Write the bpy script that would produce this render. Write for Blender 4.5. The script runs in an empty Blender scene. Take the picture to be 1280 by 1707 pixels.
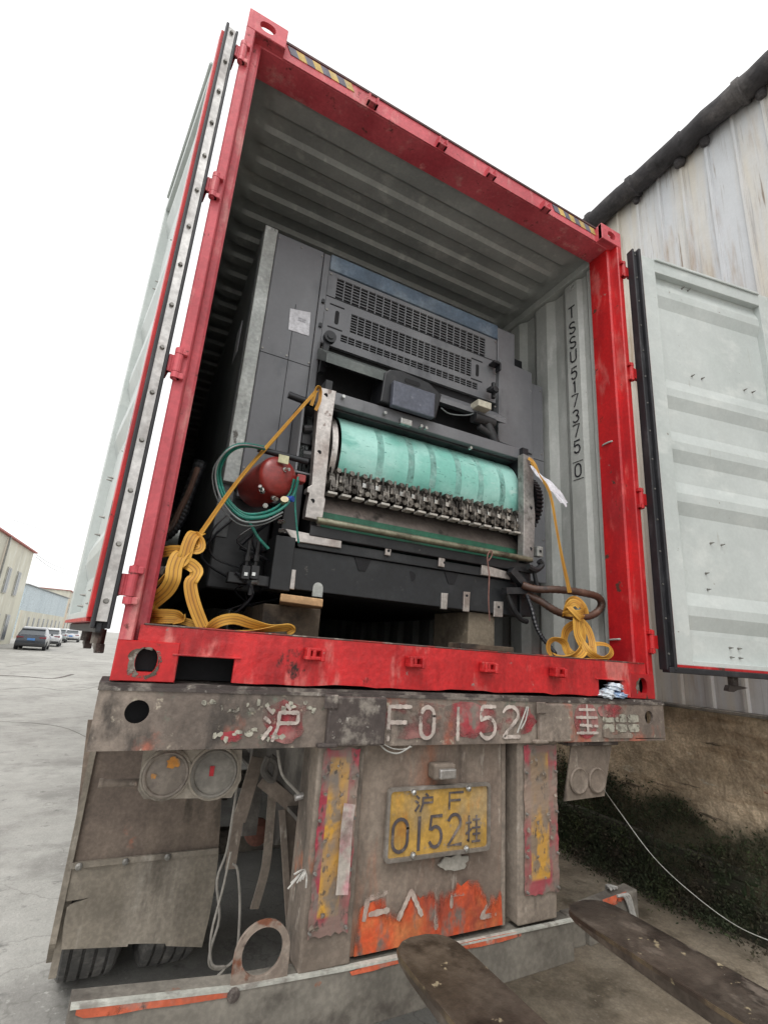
import bpy, bmesh, math, random
from mathutils import Vector, Matrix
random.seed(7)
scene = bpy.context.scene
COL = scene.collection
R = math.radians
# ------------------------------------------------------------------ camera
W0, H0, FPX = 1280.0, 1707.0, 818.767
CAMP = Vector((-1.20094, -1.71460, 0.13914))
def _rod(r):
    v = Vector(r); return Matrix.Rotation(v.length, 3, v.normalized())
_Rw = _rod((-0.253972, -0.459590, 0.132583)) @ Matrix(((1,0,0),(0,0,-1),(0,1,0)))   # world -> (right, down, forward)
cam_d = bpy.data.cameras.new('camera')
cam = bpy.data.objects.new('camera', cam_d); COL.objects.link(cam)
cam_d.sensor_fit = 'VERTICAL'; cam_d.sensor_height = 36.0; cam_d.lens = FPX*36.0/H0
cam_d.clip_start = 0.02; cam_d.clip_end = 3000
_M = Matrix((_Rw[0], -_Rw[1], -_Rw[2])).transposed().to_4x4()
_M.translation = CAMP
cam.matrix_world = _M
scene.camera = cam
scene.render.resolution_x = 767; scene.render.resolution_y = 1024
# ------------------------------------------------------------------ light
SUN_EL, SUN_AZ = 58.0, 215.0          # azimuth clockwise from +y
w = bpy.data.worlds.new('World'); scene.world = w; w.use_nodes = True
nt = w.node_tree; nt.nodes.clear()
out = nt.nodes.new('ShaderNodeOutputWorld'); bg = nt.nodes.new('ShaderNodeBackground')
sky = nt.nodes.new('ShaderNodeTexSky'); sky.sky_type = 'NISHITA'; sky.sun_disc = False
sky.sun_elevation = R(SUN_EL); sky.sun_rotation = R(SUN_AZ); sky.dust_density = 5.0; sky.air_density = 1.0
hs = nt.nodes.new('ShaderNodeHueSaturation'); hs.inputs['Saturation'].default_value = 0.12
cl = nt.nodes.new('ShaderNodeMix'); cl.data_type = 'RGBA'; cl.inputs[0].default_value = .78   # closed white cloud deck over the sky
cl.inputs[7].default_value = (6.6, 6.65, 6.6, 1)
nt.links.new(sky.outputs[0], hs.inputs['Color']); nt.links.new(hs.outputs[0], cl.inputs[6]); nt.links.new(cl.outputs[2], bg.inputs[0])
bg.inputs[1].default_value = 0.15
nt.links.new(bg.outputs[0], out.inputs[0])
sd = bpy.data.lights.new('sun', 'SUN'); sd.energy = .6; sd.angle = R(25); sd.color = (1.0, .97, .93)
so = bpy.data.objects.new('sun', sd); COL.objects.link(so)
az, el = R(SUN_AZ), R(SUN_EL)
sv = Vector((math.sin(az)*math.cos(el), math.cos(az)*math.cos(el), math.sin(el)))
so.rotation_euler = sv.to_track_quat('Z', 'Y').to_euler()
so.location = (0, 0, 30)
scene.view_settings.view_transform = 'Standard'; scene.view_settings.look = 'None'
scene.view_settings.exposure = 0.62; scene.view_settings.gamma = 1.0
scene.render.engine = 'CYCLES'
scene.cycles.max_bounces = 8; scene.cycles.diffuse_bounces = 5
scene.cycles.transparent_max_bounces = 16
# ------------------------------------------------------------------ helpers
def at(u, v, ax, val):
    """real position of a measured feature on the plane axis=val (ax 0 x, 1 y, 2 z)"""
    c = Vector(((u-W0/2)/FPX, (v-H0/2)/FPX, 1.0)); d = _Rw.transposed() @ c
    return CAMP + d*((val-CAMP[ax])/d[ax])
def Y(u, v, y): return at(u, v, 1, y)

def rgba(c): return (c[0], c[1], c[2], 1.0)
def mat(name, base, rough=.6, metal=0.0, layers=(), bump=None, coat=0.0, alpha=None, spec=.5, trans=0, fine=.22, fade=0):
    """layers: (colour, scale, lo, hi, stretch(x,y,z), [roughness])"""
    if name in ('dusty grey steel','scuffed trailer beam','brown dust panel','dusty mudflap','brown mud covered guard','grey underrun paint','mud covered lens','rusty ring bracket','dirty ground','stained rendered wall'):
        wm = lambda c: (c[0]*1.08, c[1]*1.03, c[2]*.99)      # yellow-brown road dust
        base = wm(base); layers = [(wm(L[0]),)+tuple(L[1:]) for L in layers]
    m = bpy.data.materials.new(name); m.use_nodes = True
    n = m.node_tree.nodes; l = m.node_tree.links
    b = n['Principled BSDF']; b.inputs['Roughness'].default_value = rough
    b.inputs['Metallic'].default_value = metal; b.inputs['Coat Weight'].default_value = coat
    b.inputs['Specular IOR Level'].default_value = spec
    if trans: b.inputs['Transmission Weight'].default_value = trans
    tc = n.new('ShaderNodeTexCoord')
    def noise(scale, stretch, seed, detail=6):
        mp = n.new('ShaderNodeMapping'); mp.inputs['Scale'].default_value = stretch
        mp.inputs['Location'].default_value = (seed*3.1, seed*1.7, seed*2.3)
        l.new(tc.outputs['Object'], mp.inputs[0])
        t = n.new('ShaderNodeTexNoise'); t.inputs['Scale'].default_value = scale
        t.inputs['Detail'].default_value = detail; t.inputs['Roughness'].default_value = .62
        l.new(mp.outputs[0], t.inputs['Vector']); return t.outputs['Fac']
    def ramp(src, lo, hi):
        r = n.new('ShaderNodeMapRange'); r.inputs[1].default_value = lo; r.inputs[2].default_value = hi
        r.interpolation_type = 'SMOOTHSTEP'
        l.new(src, r.inputs[0]); return r.outputs[0]
    cur = None; rcur = None; seed = (hash_name(name) % 97)/7.0
    for i, L in enumerate(layers):
        col, sc, lo, hi, st = L[:5]
        f = ramp(noise(sc, st, seed+i), lo, hi)
        mx = n.new('ShaderNodeMix'); mx.data_type = 'RGBA'
        l.new(f, mx.inputs[0])
        if cur is None: mx.inputs[6].default_value = rgba(base)
        else: l.new(cur, mx.inputs[6])
        mx.inputs[7].default_value = rgba(col); cur = mx.outputs[2]
        if len(L) > 5:
            mr = n.new('ShaderNodeMix'); mr.data_type = 'FLOAT'; l.new(f, mr.inputs[0])
            if rcur is None: mr.inputs[2].default_value = rough
            else: l.new(rcur, mr.inputs[2])
            mr.inputs[3].default_value = L[5]; rcur = mr.outputs[0]
    if fine:
        for sc_, dt_, lo_, hi_, amt in ((5, 12, .35, .68, fine), (55, 5, .38, .66, fine*.7)):
            f = ramp(noise(sc_, (1, 1, 1), seed+20+sc_, dt_), lo_, hi_)
            gm = n.new('ShaderNodeMapRange'); gm.inputs[3].default_value = 1-amt; gm.inputs[4].default_value = 1+amt*.55; l.new(f, gm.inputs[0])
            vm = n.new('ShaderNodeVectorMath'); vm.operation = 'SCALE'; l.new(gm.outputs[0], vm.inputs[3])
            if cur is None: vm.inputs[0].default_value = base
            else: l.new(cur, vm.inputs[0])
            cur = vm.outputs[0]
    if cur is None: b.inputs['Base Color'].default_value = rgba(base)
    else: l.new(cur, b.inputs['Base Color'])
    if rcur is not None: l.new(rcur, b.inputs['Roughness'])
    if bump:
        bp = n.new('ShaderNodeBump'); bp.inputs['Strength'].default_value = bump[1]
        bp.inputs['Distance'].default_value = bump[2] if len(bump) > 2 else .01
        l.new(noise(bump[0], (1, 1, 1), seed+9), bp.inputs['Height']); l.new(bp.outputs[0], b.inputs['Normal'])
    if alpha:   # (scale, lo, hi): chipped away where the noise is low
        src = noise(alpha[0], alpha[3] if len(alpha) > 3 else (1, 1, 1), seed+5, 10)
        if fade:   # paint worn away towards its upper edge
            sp = n.new('ShaderNodeSeparateXYZ'); l.new(tc.outputs['Generated'], sp.inputs[0])
            pw_ = n.new('ShaderNodeMath'); pw_.operation = 'POWER'; pw_.inputs[1].default_value = 2.2; l.new(sp.outputs[2], pw_.inputs[0])
            ma = n.new('ShaderNodeMath'); ma.operation = 'MULTIPLY_ADD'; ma.inputs[1].default_value = -fade; l.new(pw_.outputs[0], ma.inputs[0]); l.new(src, ma.inputs[2]); src = ma.outputs[0]
        l.new(ramp(src, alpha[1], alpha[2]), b.inputs['Alpha'])
    return m
def hash_name(s):
    h = 7
    for ch in s: h = (h*31+ord(ch)) & 0xffffff
    return h

class MB:
    def __init__(s): s.bm = bmesh.new()
    def _new(s, vs, fs):
        b = [s.bm.verts.new(v) for v in vs]
        out = []
        for f in fs:
            try: out.append(s.bm.faces.new([b[i] for i in f]))
            except ValueError: pass
        return b, out
    def hexa(s, p, bevel=0, seg=2):
        """8 corner points: bottom 4 ccw, top 4 ccw"""
        b, f = s._new(p, [(3,2,1,0),(4,5,6,7),(0,1,5,4),(1,2,6,5),(2,3,7,6),(3,0,4,7)])
        if bevel:
            es = set(e for x in f for e in x.edges)
            bmesh.ops.bevel(s.bm, geom=list(es), offset=bevel, segments=seg, affect='EDGES', profile=.5)
        return s
    def box(s, x0, x1, y0, y1, z0, z1, bevel=0, seg=2, M=None):
        p = [(x0,y0,z0),(x1,y0,z0),(x1,y1,z0),(x0,y1,z0),(x0,y0,z1),(x1,y0,z1),(x1,y1,z1),(x0,y1,z1)]
        if M is not None: p = [M @ Vector(q) for q in p]
        return s.hexa([Vector(q) for q in p], bevel, seg)
    def obox(s, c, sx, sy, sz, rot=None, bevel=0):
        M = Matrix.Translation(c) @ (rot.to_4x4() if rot is not None else Matrix.Identity(4))
        return s.box(-sx/2, sx/2, -sy/2, sy/2, -sz/2, sz/2, bevel, 2, M)
    def bar(s, a, b, w_, h_, up=(0,0,1), bevel=0):
        a = Vector(a); b = Vector(b); d = (b-a).normalized(); up = Vector(up)
        sx = d.cross(up).normalized(); uz = sx.cross(d)
        p = []
        for z in (-h_/2, h_/2):
            for q, sg in ((a,-1),(a,1),(b,1),(b,-1)): p.append(q+sx*sg*w_/2+uz*z)
        return s.hexa(p, bevel)
    def slab(s, pts, vec, bevel=0):
        """closed planar polygon pushed along vec"""
        vec = Vector(vec); n = len(pts); pts = [Vector(q) for q in pts]
        vs = pts+[q+vec for q in pts]
        fs = [tuple(range(n)), tuple(range(2*n-1, n-1, -1))]+[(i, (i+1) % n, n+(i+1) % n, n+i) for i in range(n)]
        b, f = s._new(vs, fs)
        bmesh.ops.recalc_face_normals(s.bm, faces=f)
        if bevel:
            es = set(e for x in f[:2] for e in x.edges)
            bmesh.ops.bevel(s.bm, geom=list(es), offset=bevel, segments=2, affect='EDGES', profile=.5)
        return s
    def rings(s, rs, closed_u=True, caps=True, closed_v=False):
        n = len(rs[0]); vs = [Vector(q) for r in rs for q in r]
        b = [s.bm.verts.new(v) for v in vs]; m = len(rs); fs = []
        for i in range(m if closed_v else m-1):
            j = (i+1) % m
            for k in range(n if closed_u else n-1):
                q = (k+1) % n
                fs.append(s.bm.faces.new((b[i*n+k], b[i*n+q], b[j*n+q], b[j*n+k])))
        if caps and closed_u and not closed_v:
            fs.append(s.bm.faces.new([b[k] for k in range(n-1, -1, -1)]))
            fs.append(s.bm.faces.new([b[(m-1)*n+k] for k in range(n)]))
        bmesh.ops.recalc_face_normals(s.bm, faces=fs)
        return s
    def tube(s, pts, r, n=8, smooth=0, closed=False, ribbed=None):
        pts = [Vector(q) for q in pts]
        if smooth: pts = spline(pts, smooth, closed)
        rs = []; prev = None; m = len(pts)
        for i, q in enumerate(pts):
            if closed: d = pts[(i+1) % m]-pts[i-1]
            else: d = pts[min(i+1, m-1)]-pts[max(i-1, 0)]
            d.normalize()
            if prev is None:
                a = Vector((0,0,1)) if abs(d.z) < .9 else Vector((1,0,0)); x = d.cross(a).normalized()
            else: x = (prev-d*prev.dot(d)).normalized()
            prev = x; y_ = d.cross(x)
            rr = r(i/(m-1)) if callable(r) else r
            if ribbed and i % 2: rr *= ribbed
            rs.append([q+x*math.cos(2*math.pi*k/n)*rr+y_*math.sin(2*math.pi*k/n)*rr for k in range(n)])
        return s.rings(rs, closed_v=closed)
    def cyl(s, a, b, r, n=20, r2=None):
        r2 = r if r2 is None else r2
        a = Vector(a); b = Vector(b); d = (b-a).normalized()
        u = d.cross(Vector((0,0,1)) if abs(d.z) < .9 else Vector((1,0,0))).normalized(); v = d.cross(u)
        return s.rings([[q+u*math.cos(2*math.pi*k/n)*rr+v*math.sin(2*math.pi*k/n)*rr for k in range(n)] for q, rr in ((a, r), (b, r2))])
    def lathe(s, a, d, prof, n=24):
        """prof: (distance along d, radius)"""
        a = Vector(a); d = Vector(d).normalized()
        u = d.cross(Vector((0,0,1)) if abs(d.z) < .9 else Vector((1,0,0))).normalized(); v = d.cross(u)
        return s.rings([[a+d*t+(u*math.cos(2*math.pi*k/n)+v*math.sin(2*math.pi*k/n))*max(rr, .0005) for k in range(n)] for t, rr in prof])
    def ribbon(s, pts, wdir, w_, t=.002, smooth=6):
        """flat webbing: pts and a width direction per point (or one)"""
        pts = [Vector(q) for q in pts]
        if isinstance(wdir, (list, tuple)) and isinstance(wdir[0], (list, tuple, Vector)): ws = [Vector(q) for q in wdir]
        else: ws = [Vector(wdir)]*len(pts)
        if smooth: pts = spline(pts, smooth); ws = spline(ws, smooth)
        rs = []; uv = []
        for i, q in enumerate(pts):
            d = (pts[min(i+1, len(pts)-1)]-pts[max(i-1, 0)]).normalized()
            x = ws[i]-d*ws[i].dot(d)
            if x.length < 1e-4: x = d.cross(Vector((.3,.5,.8)))
            x.normalize(); nrm = d.cross(x)
            row = []
            for k in (-1, -.5, 0, .5, 1): row.append(q+x*k*w_/2+nrm*t/2)
            for k in (1, .5, 0, -.5, -1): row.append(q+x*k*w_/2-nrm*t/2)
            rs.append(row)
        n0 = len(s.bm.verts)
        s.rings(rs)
        lay = s.bm.verts.layers.float.get('across') or s.bm.verts.layers.float.new('across')
        s.bm.verts.ensure_lookup_table()
        for i in range(len(rs)):
            for k, a in enumerate((0,.25,.5,.75,1,1,.75,.5,.25,0)): s.bm.verts[n0+i*10+k][lay] = a
        return s
    def grid(s, fn, nu, nv):
        b = [[s.bm.verts.new(fn(i/nu, j/nv)) for j in range(nv+1)] for i in range(nu+1)]
        for i in range(nu):
            for j in range(nv): s.bm.faces.new((b[i][j], b[i+1][j], b[i+1][j+1], b[i][j+1]))
        return s
    def split(s, name, material, parent=None, smooth=False):
        """one object per separate piece"""
        bm = s.bm; bm.verts.index_update(); seen = set(); out_ = []
        for v0 in bm.verts:
            if v0.index in seen: continue
            st = [v0]; seen.add(v0.index); comp = []
            while st:
                v = st.pop(); comp.append(v)
                for e in v.link_edges:
                    q = e.other_vert(v)
                    if q.index not in seen: seen.add(q.index); st.append(q)
            m2 = MB(); mp = {v.index: m2.bm.verts.new(v.co) for v in comp}; fs = set(f for v in comp for f in v.link_faces)
            for f in sorted(fs, key=lambda f: f.index): m2.bm.faces.new([mp[v.index] for v in f.verts])
            out_.append(m2.build(name, material, parent, smooth))
        bm.free(); return out_
    def build(s, name, material, parent=None, smooth=False, jitter=0):
        if jitter:
            for v in s.bm.verts: v.co += Vector((random.uniform(-1,1), random.uniform(-1,1), random.uniform(-1,1)))*jitter
        me = bpy.data.meshes.new(name)
        if parent is None:
            vs = [v.co for v in s.bm.verts]
            o3 = Vector(((min(v.x for v in vs)+max(v.x for v in vs))/2, (min(v.y for v in vs)+max(v.y for v in vs))/2, min(v.z for v in vs)))
        else: o3 = worigin(parent)
        bmesh.ops.translate(s.bm, verts=s.bm.verts, vec=-o3)
        s.bm.to_mesh(me); s.bm.free()
        me.materials.append(material)
        for p in me.polygons: p.use_smooth = smooth
        if smooth:
            try: me.set_sharp_from_angle(angle=R(35))
            except Exception: pass
        o = bpy.data.objects.new(name, me); COL.objects.link(o)
        if parent is None: o.location = o3
        else: o.parent = parent
        return o
def worigin(o):
    v = Vector((0,0,0))
    while o is not None: v = v+o.location; o = o.parent
    return v
def spline(pts, k, closed=False):
    out_ = []; n = len(pts)
    rng = range(n) if closed else range(n-1)
    for i in rng:
        if closed: p0, p1, p2, p3 = pts[i-1], pts[i], pts[(i+1) % n], pts[(i+2) % n]
        else: p0, p1, p2, p3 = pts[max(i-1,0)], pts[i], pts[i+1], pts[min(i+2, n-1)]
        for j in range(k):
            t = j/k; t2 = t*t; t3 = t2*t
            out_.append(.5*((2*p1)+(p2-p0)*t+(2*p0-5*p1+4*p2-p3)*t2+(3*p1-p0-3*p2+p3)*t3))
    if not closed: out_.append(pts[-1])
    return out_
def tag(o, label=None, cat=None, group=None, kind=None):
    if label: o['label'] = label
    if cat: o['category'] = cat
    if group: o['group'] = group
    if kind: o['kind'] = kind
    return o
def empty(name, loc, label, cat, group=None):
    o = bpy.data.objects.new(name, None); COL.objects.link(o); o.location = loc; o.empty_display_size = .2
    return tag(o, label, cat, group)
def copy_tree(o, parent=None):
    c = o.copy(); COL.objects.link(c); c.parent = parent
    for ch in [x for x in bpy.data.objects if x.parent == o]: copy_tree(ch, c)
    return c
# stroke letters in a unit box (x 0..1, z 0..1)
def arc(cx, cz, rx, rz, a0, a1, n=10): return [(cx+rx*math.cos(R(a0+(a1-a0)*i/n)), cz+rz*math.sin(R(a0+(a1-a0)*i/n))) for i in range(n+1)]
GL = {
 'T': [[(0,1),(1,1)], [(.5,1),(.5,0)]],
 'S': [arc(.5,.76,.46,.24,30,180,8)+arc(.5,.76,.46,.24,190,255,4)+arc(.5,.25,.48,.25,75,-90,8)+arc(.5,.25,.48,.25,-100,-155,4)],
 'U': [[(.04,1),(.04,.22)]+arc(.5,.22,.46,.22,190,350,8)+[(.96,.22),(.96,1)]],
 '5': [[(.92,1),(.16,1),(.08,.56)]+arc(.48,.33,.46,.33,130,-150,12)],
 '1': [[(.3,.82),(.55,1),(.55,0)]],
 'I': [[(.5,1),(.5,0)]],
 '7': [[(0,1),(1,1),(.35,0)]],
 '3': [arc(.48,.76,.44,.24,150,-80,9)+arc(.48,.27,.48,.27,85,-150,10)],
 '0': [arc(.5,.7,.46,.3,0,180,8)+arc(.5,.3,.46,.3,180,360,8)+[(.96,.7)]],
 'F': [[(.05,0),(.05,1),(1,1)], [(.05,.52),(.8,.52)]],
 '2': [arc(.48,.72,.46,.28,160,-20,9)+[(.05,0),(1,0)]],
 'hu': [[(.05,.9),(.2,.76)], [(0,.62),(.15,.5)], [(0,.05),(.2,.36)], [(.58,1),(.7,.88)], [(.4,.78),(.97,.78),(.97,.48),(.4,.48)], [(.4,.78),(.4,.4),(.28,0)]],
 'gua': [[(0,.75),(.36,.75)], [(.2,1),(.2,.05),(.1,.12)], [(0,.35),(.36,.5)], [(.5,.85),(1,.85)], [(.75,1),(.75,.55)], [(.44,.55),(1,.55)], [(.5,.32),(1,.32)], [(.75,.46),(.75,.05)], [(.42,.05),(1,.05)]],
 'gui': [[(.2,.85),(.9,.85)], [(.55,1),(.55,.58)], [(.05,.58),(1,.58)], [(.2,.32),(1,.28)], [(.55,.5),(.55,.05)], [(.05,.05),(1,.05)]],
}
def glyph(mb_, g, org, ux, uz, w_, h_, sw, nrm, t=.0015, lift=.002, brush=False):
    """strokes of width sw on a plane; ux/uz unit directions, nrm towards the viewer"""
    org = Vector(org); ux = Vector(ux); uz = Vector(uz); nrm = Vector(nrm)
    rj = random.Random(int((org[0]+org[2]*3)*9973) & 0xffff)
    for si, st in enumerate(GL[g]):
        p2 = [(x*w_, z*h_) for x, z in st]; L = []; Rr = []
        if brush:   # hand-painted: short steps with uneven edges
            q2 = []
            for a, b in zip(p2[:-1], p2[1:]):
                m_ = max(1, int(math.hypot(b[0]-a[0], b[1]-a[1])/.006)); q2 += [(a[0]+(b[0]-a[0])*t/m_, a[1]+(b[1]-a[1])*t/m_) for t in range(m_)]
            q2.append(p2[-1]); p2 = [q2[0]]+[((q2[i-1][0]+q2[i][0]*2+q2[i+1][0])/4, (q2[i-1][1]+q2[i][1]*2+q2[i+1][1])/4) for i in range(1, len(q2)-1)]+[q2[-1]]
        for i, q in enumerate(p2):
            a = p2[max(i-1,0)]; b = p2[min(i+1, len(p2)-1)]
            d = Vector((b[0]-a[0], b[1]-a[1])); d.normalize(); n2 = Vector((-d.y, d.x))*sw/2*((1+rj.uniform(-.22,.22))*(.72 if i in (0, len(p2)-1) else 1) if brush else 1)
            e = Vector((0,0))
            if i == 0: e = -d*sw*.3
            if i == len(p2)-1: e = d*sw*.3
            L.append(Vector(q)+n2+e); Rr.append(Vector(q)-n2+e)
        tw = [lift+si*.0004, lift+si*.0004+t]
        rs = []
        for a, b in zip(L, Rr):
            rs.append([org+ux*a.x+uz*a.y+nrm*tw[0], org+ux*b.x+uz*b.y+nrm*tw[0], org+ux*b.x+uz*b.y+nrm*tw[1], org+ux*a.x+uz*a.y+nrm*tw[1]])
        mb_.rings(rs)
def blob(cx, cz, rx, rz, n=22, rough=.25, seed=1, sq=2.5):
    rnd = random.Random(seed); o = []
    for i in range(n):
        a = 2*math.pi*i/n; c, s_ = math.cos(a), math.sin(a)
        k = (abs(c)**sq+abs(s_)**sq)**(-1/sq)*(1-rough*rnd.random())
        o.append((cx+rx*c*k, cz+rz*s_*k))
    return o

GZ = -1.50      # ground level; z = 0 is the underside of the container
# ------------------------------------------------------------------ materials
DUST = (.30,.27,.23)
M = {}
M['red'] = mat('red paint', (.56,.014,.016), .40, layers=[((.38,.010,.015),3,.42,.68,(1,1,.35)), ((.62,.11,.10),8,.56,.70,(1,1,.3)), ((.09,.03,.02),14,.62,.68,(1,1,1),.8), ((.26,.20,.17),22,.66,.73,(1,1,1),.9)], bump=(30,.3,.004), fine=.14)
M['red_glare'] = mat('faded red paint', (.60,.095,.115), .5, layers=[((.46,.05,.068),3,.42,.68,(1,1,.4)), ((.66,.24,.23),12,.55,.72,(1,1,.3)), ((.17,.05,.045),18,.62,.70,(1,1,1),.8)], bump=(30,.3,.004), fine=.14)  # red with glare mixed into the colour: header, top castings, left post
M['sillred'] = mat('scraped red sill', (.58,.022,.025), .42, layers=[((.33,.010,.013),4,.44,.64,(1.5,1,.3)), ((.64,.17,.15),9,.54,.68,(1,1,.4)), ((.04,.018,.015),6,.625,.68,(1,1,.7),.8), ((.30,.25,.22),16,.64,.72,(1,1,1),.9)], bump=(18,.6,.008), fine=.18)
M['inner'] = mat('pale grey green paint', (.45,.465,.44), .5, layers=[((.35,.365,.345),2.2,.4,.7,(1,1,.5)), ((.52,.53,.51),11,.5,.7,(1,1,.3)), ((.25,.22,.18),26,.70,.76,(1,1,1),.8)], bump=(40,.1,.002), fine=.07)
M['door'] = mat('pale door paint', (.55,.585,.57), .40, layers=[((.47,.51,.495),1.6,.4,.7,(1,1,.7)), ((.60,.63,.61),7,.5,.7,(.6,1,1)), ((.40,.40,.36),9,.64,.74,(1,1,.25)), ((.25,.22,.18),24,.69,.74,(1,1,1),.8)], bump=(45,.08,.002), fine=.05)
M['floor'] = mat('worn plywood floor', (.075,.055,.04), .75, layers=[((.15,.12,.09),6,.45,.7,(1,.2,1)), ((.02,.02,.02),3,.5,.7,(1,1,1))], bump=(30,.4,.004))
M['tread'] = mat('worn sill plate', (.12,.09,.08), .6, .3, layers=[((.33,.05,.04),8,.5,.6,(1,1,1)), ((.32,.28,.24),18,.55,.68,(1,1,1))], bump=(26,.6,.004))
M['rubber'] = mat('black rubber', (.018,.018,.022), .55, layers=[((.06,.06,.065),12,.5,.75,(1,1,.3))])
M['strip'] = mat('galvanised strip', (.62,.6,.58), .35, .7, layers=[((.45,.42,.40),9,.45,.7,(1,1,.5))])
M['bolt'] = mat('dull bolt', (.30,.29,.27), .45, .6)
M['hazard_y'] = mat('yellow marking', (.62,.43,.13), .6, layers=[((.5,.4,.25),14,.5,.7,(1,1,1))])
M['hazard_k'] = mat('black marking', (.16,.15,.19), .6)
M['ink'] = mat('black ink', (.02,.02,.025), .6)
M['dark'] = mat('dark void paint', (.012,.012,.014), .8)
M['grey'] = mat('dusty grey steel', (.185,.155,.13), .78, layers=[((.275,.24,.205),3,.40,.62,(1,1,.3)), ((.10,.085,.072),6,.53,.68,(1,1,.3)), ((.34,.13,.07),5,.62,.72,(1,1,.5)), ((.38,.35,.31),20,.60,.72,(1,1,.4))], bump=(35,.45,.005))
M['beam'] = mat('scuffed trailer beam', (.165,.138,.12), .65, layers=[((.25,.215,.185),4,.40,.60,(1,1,.4)), ((.07,.06,.053),6,.53,.67,(1,1,.5)), ((.36,.12,.08),4.5,.58,.70,(1,1,.7)), ((.42,.39,.32),24,.61,.70,(1,1,1)), ((.12,.15,.12),7,.62,.7,(1,1,1))], bump=(24,.7,.007))
M['lip'] = mat('dark rusty lip', (.07,.055,.05), .7, layers=[((.25,.22,.19),12,.5,.65,(1,1,1)), ((.4,.37,.33),30,.6,.7,(1,1,1))], bump=(30,.6,.005))
M['panel'] = mat('brown dust panel', (.22,.175,.145), .78, layers=[((.29,.25,.21),2.5,.4,.62,(1,1,.2)), ((.42,.15,.07),4,.54,.72,(1,1,.25)), ((.13,.105,.09),8,.52,.7,(1,1,.2)), ((.38,.34,.30),26,.58,.7,(1,1,.3)), ((.085,.07,.06),3,.60,.76,(1,1,.15))], bump=(30,.4,.004))
M['orange'] = mat('orange paint', (.66,.095,.03), .65, layers=[((.36,.07,.04),6,.46,.66,(1,1,.5)), ((.62,.20,.07),5,.5,.7,(1,1,1)), ((.20,.165,.14),11,.52,.64,(1,1,.5))], alpha=(8,.27,.42,(1,1,.3)), fade=.34)
M['orange_line'] = mat('faded orange paint', (.62,.13,.06), .65, layers=[((.38,.20,.16),8,.46,.62,(1,1,1)), ((.2,.12,.1),17,.60,.7,(1,1,1)), ((.5,.42,.35),6,.58,.7,(1,1,1))], alpha=(9,.40,.47))
M['pinkred'] = mat('red stencil ground', (.42,.05,.065), .62, layers=[((.36,.17,.155),7,.40,.60,(1,1,1)), ((.22,.18,.155),11,.50,.64,(1,1,.6))], alpha=(5,.40,.62))
M['chalk'] = mat('white brushed paint', (.58,.50,.45), .75, layers=[((.42,.35,.31),14,.48,.68,(1,1,1))], alpha=(16,.33,.45))
M['ghost'] = mat('ghost lettering', (.52,.43,.37), .75, layers=[((.46,.34,.29),12,.46,.64,(1,1,.5)), ((.30,.22,.18),7,.55,.68,(1,1,.4))], alpha=(11,.36,.52,(1,1,.5)), fade=.16)
M['plate'] = mat('yellow plate', (.54,.32,.07), .5, layers=[((.42,.30,.15),6,.42,.66,(1,1,.6)), ((.50,.23,.05),14,.56,.7,(1,1,.3)), ((.30,.25,.2),24,.60,.72,(1,1,1)), ((.28,.23,.17),3,.62,.78,(1,1,.4))])
M['plateframe'] = mat('plate frame', (.28,.25,.22), .5, .4, layers=[((.4,.37,.34),20,.5,.7,(1,1,1))])
M['plateink'] = mat('worn plate lettering', (.10,.085,.09), .6, layers=[((.24,.2,.17),20,.5,.65,(1,1,1))])
M['mudflap'] = mat('dusty mudflap', (.235,.215,.18), .88, layers=[((.33,.305,.265),3,.4,.65,(1,1,.2)), ((.15,.135,.115),5,.52,.7,(1,1,.2)), ((.38,.36,.32),12,.58,.74,(1,1,.25))], bump=(12,.35,.006))
M['guard'] = mat('brown mud covered guard', (.165,.135,.115), .88, layers=[((.24,.20,.165),3,.4,.65,(1,1,.4)), ((.36,.15,.10),4,.66,.74,(1,1,1)), ((.10,.085,.07),6,.55,.7,(1,1,.3))], bump=(20,.25,.003))
M['tyre'] = mat('dusty tyre', (.10,.098,.095), .85, layers=[((.20,.19,.18),10,.45,.65,(1,1,1))], bump=(50,.3,.003))
M['chassis'] = mat('chassis steel', (.10,.09,.08), .8, layers=[((.22,.20,.175),4,.45,.65,(1,1,1))], bump=(25,.3,.004))
M['lens'] = mat('mud covered lens', (.23,.205,.18), .6, layers=[((.55,.24,.03),3.5,.56,.62,(1,1,1),.3), ((.15,.13,.115),15,.5,.7,(1,1,1))], bump=(20,.3,.004))
M['mgrey'] = mat('machine grey paint', (.15,.153,.165), .34, layers=[((.20,.205,.215),1.6,.42,.68,(1,1,.6)), ((.105,.11,.12),5,.55,.72,(1,1,.4)), ((.28,.28,.27),30,.69,.74,(1,1,1))], bump=(50,.06,.001), fine=.05)
M['mblue'] = mat('blue grey paint', (.10,.145,.20), .4, layers=[((.2,.25,.3),4,.45,.7,(1,1,1))])
M['mdark'] = mat('machine black', (.014,.015,.018), .42, layers=[((.035,.035,.037),6,.45,.7,(1,1,1)), ((.09,.085,.08),22,.68,.74,(1,1,1))], bump=(30,.15,.002))
M['mbase'] = mat('cast base paint', (.018,.020,.023), .5, layers=[((.035,.037,.04),4,.45,.7,(1,1,1)), ((.09,.085,.08),20,.66,.73,(1,1,1))], bump=(40,.2,.002))
M['alu'] = mat('milled steel', (.58,.54,.51), .42, .75, layers=[((.42,.36,.33),7,.45,.66,(1,1,.4)), ((.25,.2,.18),16,.62,.70,(1,1,1))], bump=(40,.15,.002))
M['silver'] = mat('scuffed light strip', (.48,.50,.48), .45, .25, layers=[((.36,.37,.35),8,.45,.66,(1,1,.3)), ((.12,.11,.1),10,.63,.68,(1,1,.5)), ((.62,.63,.6),18,.6,.7,(1,1,1))])
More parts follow.
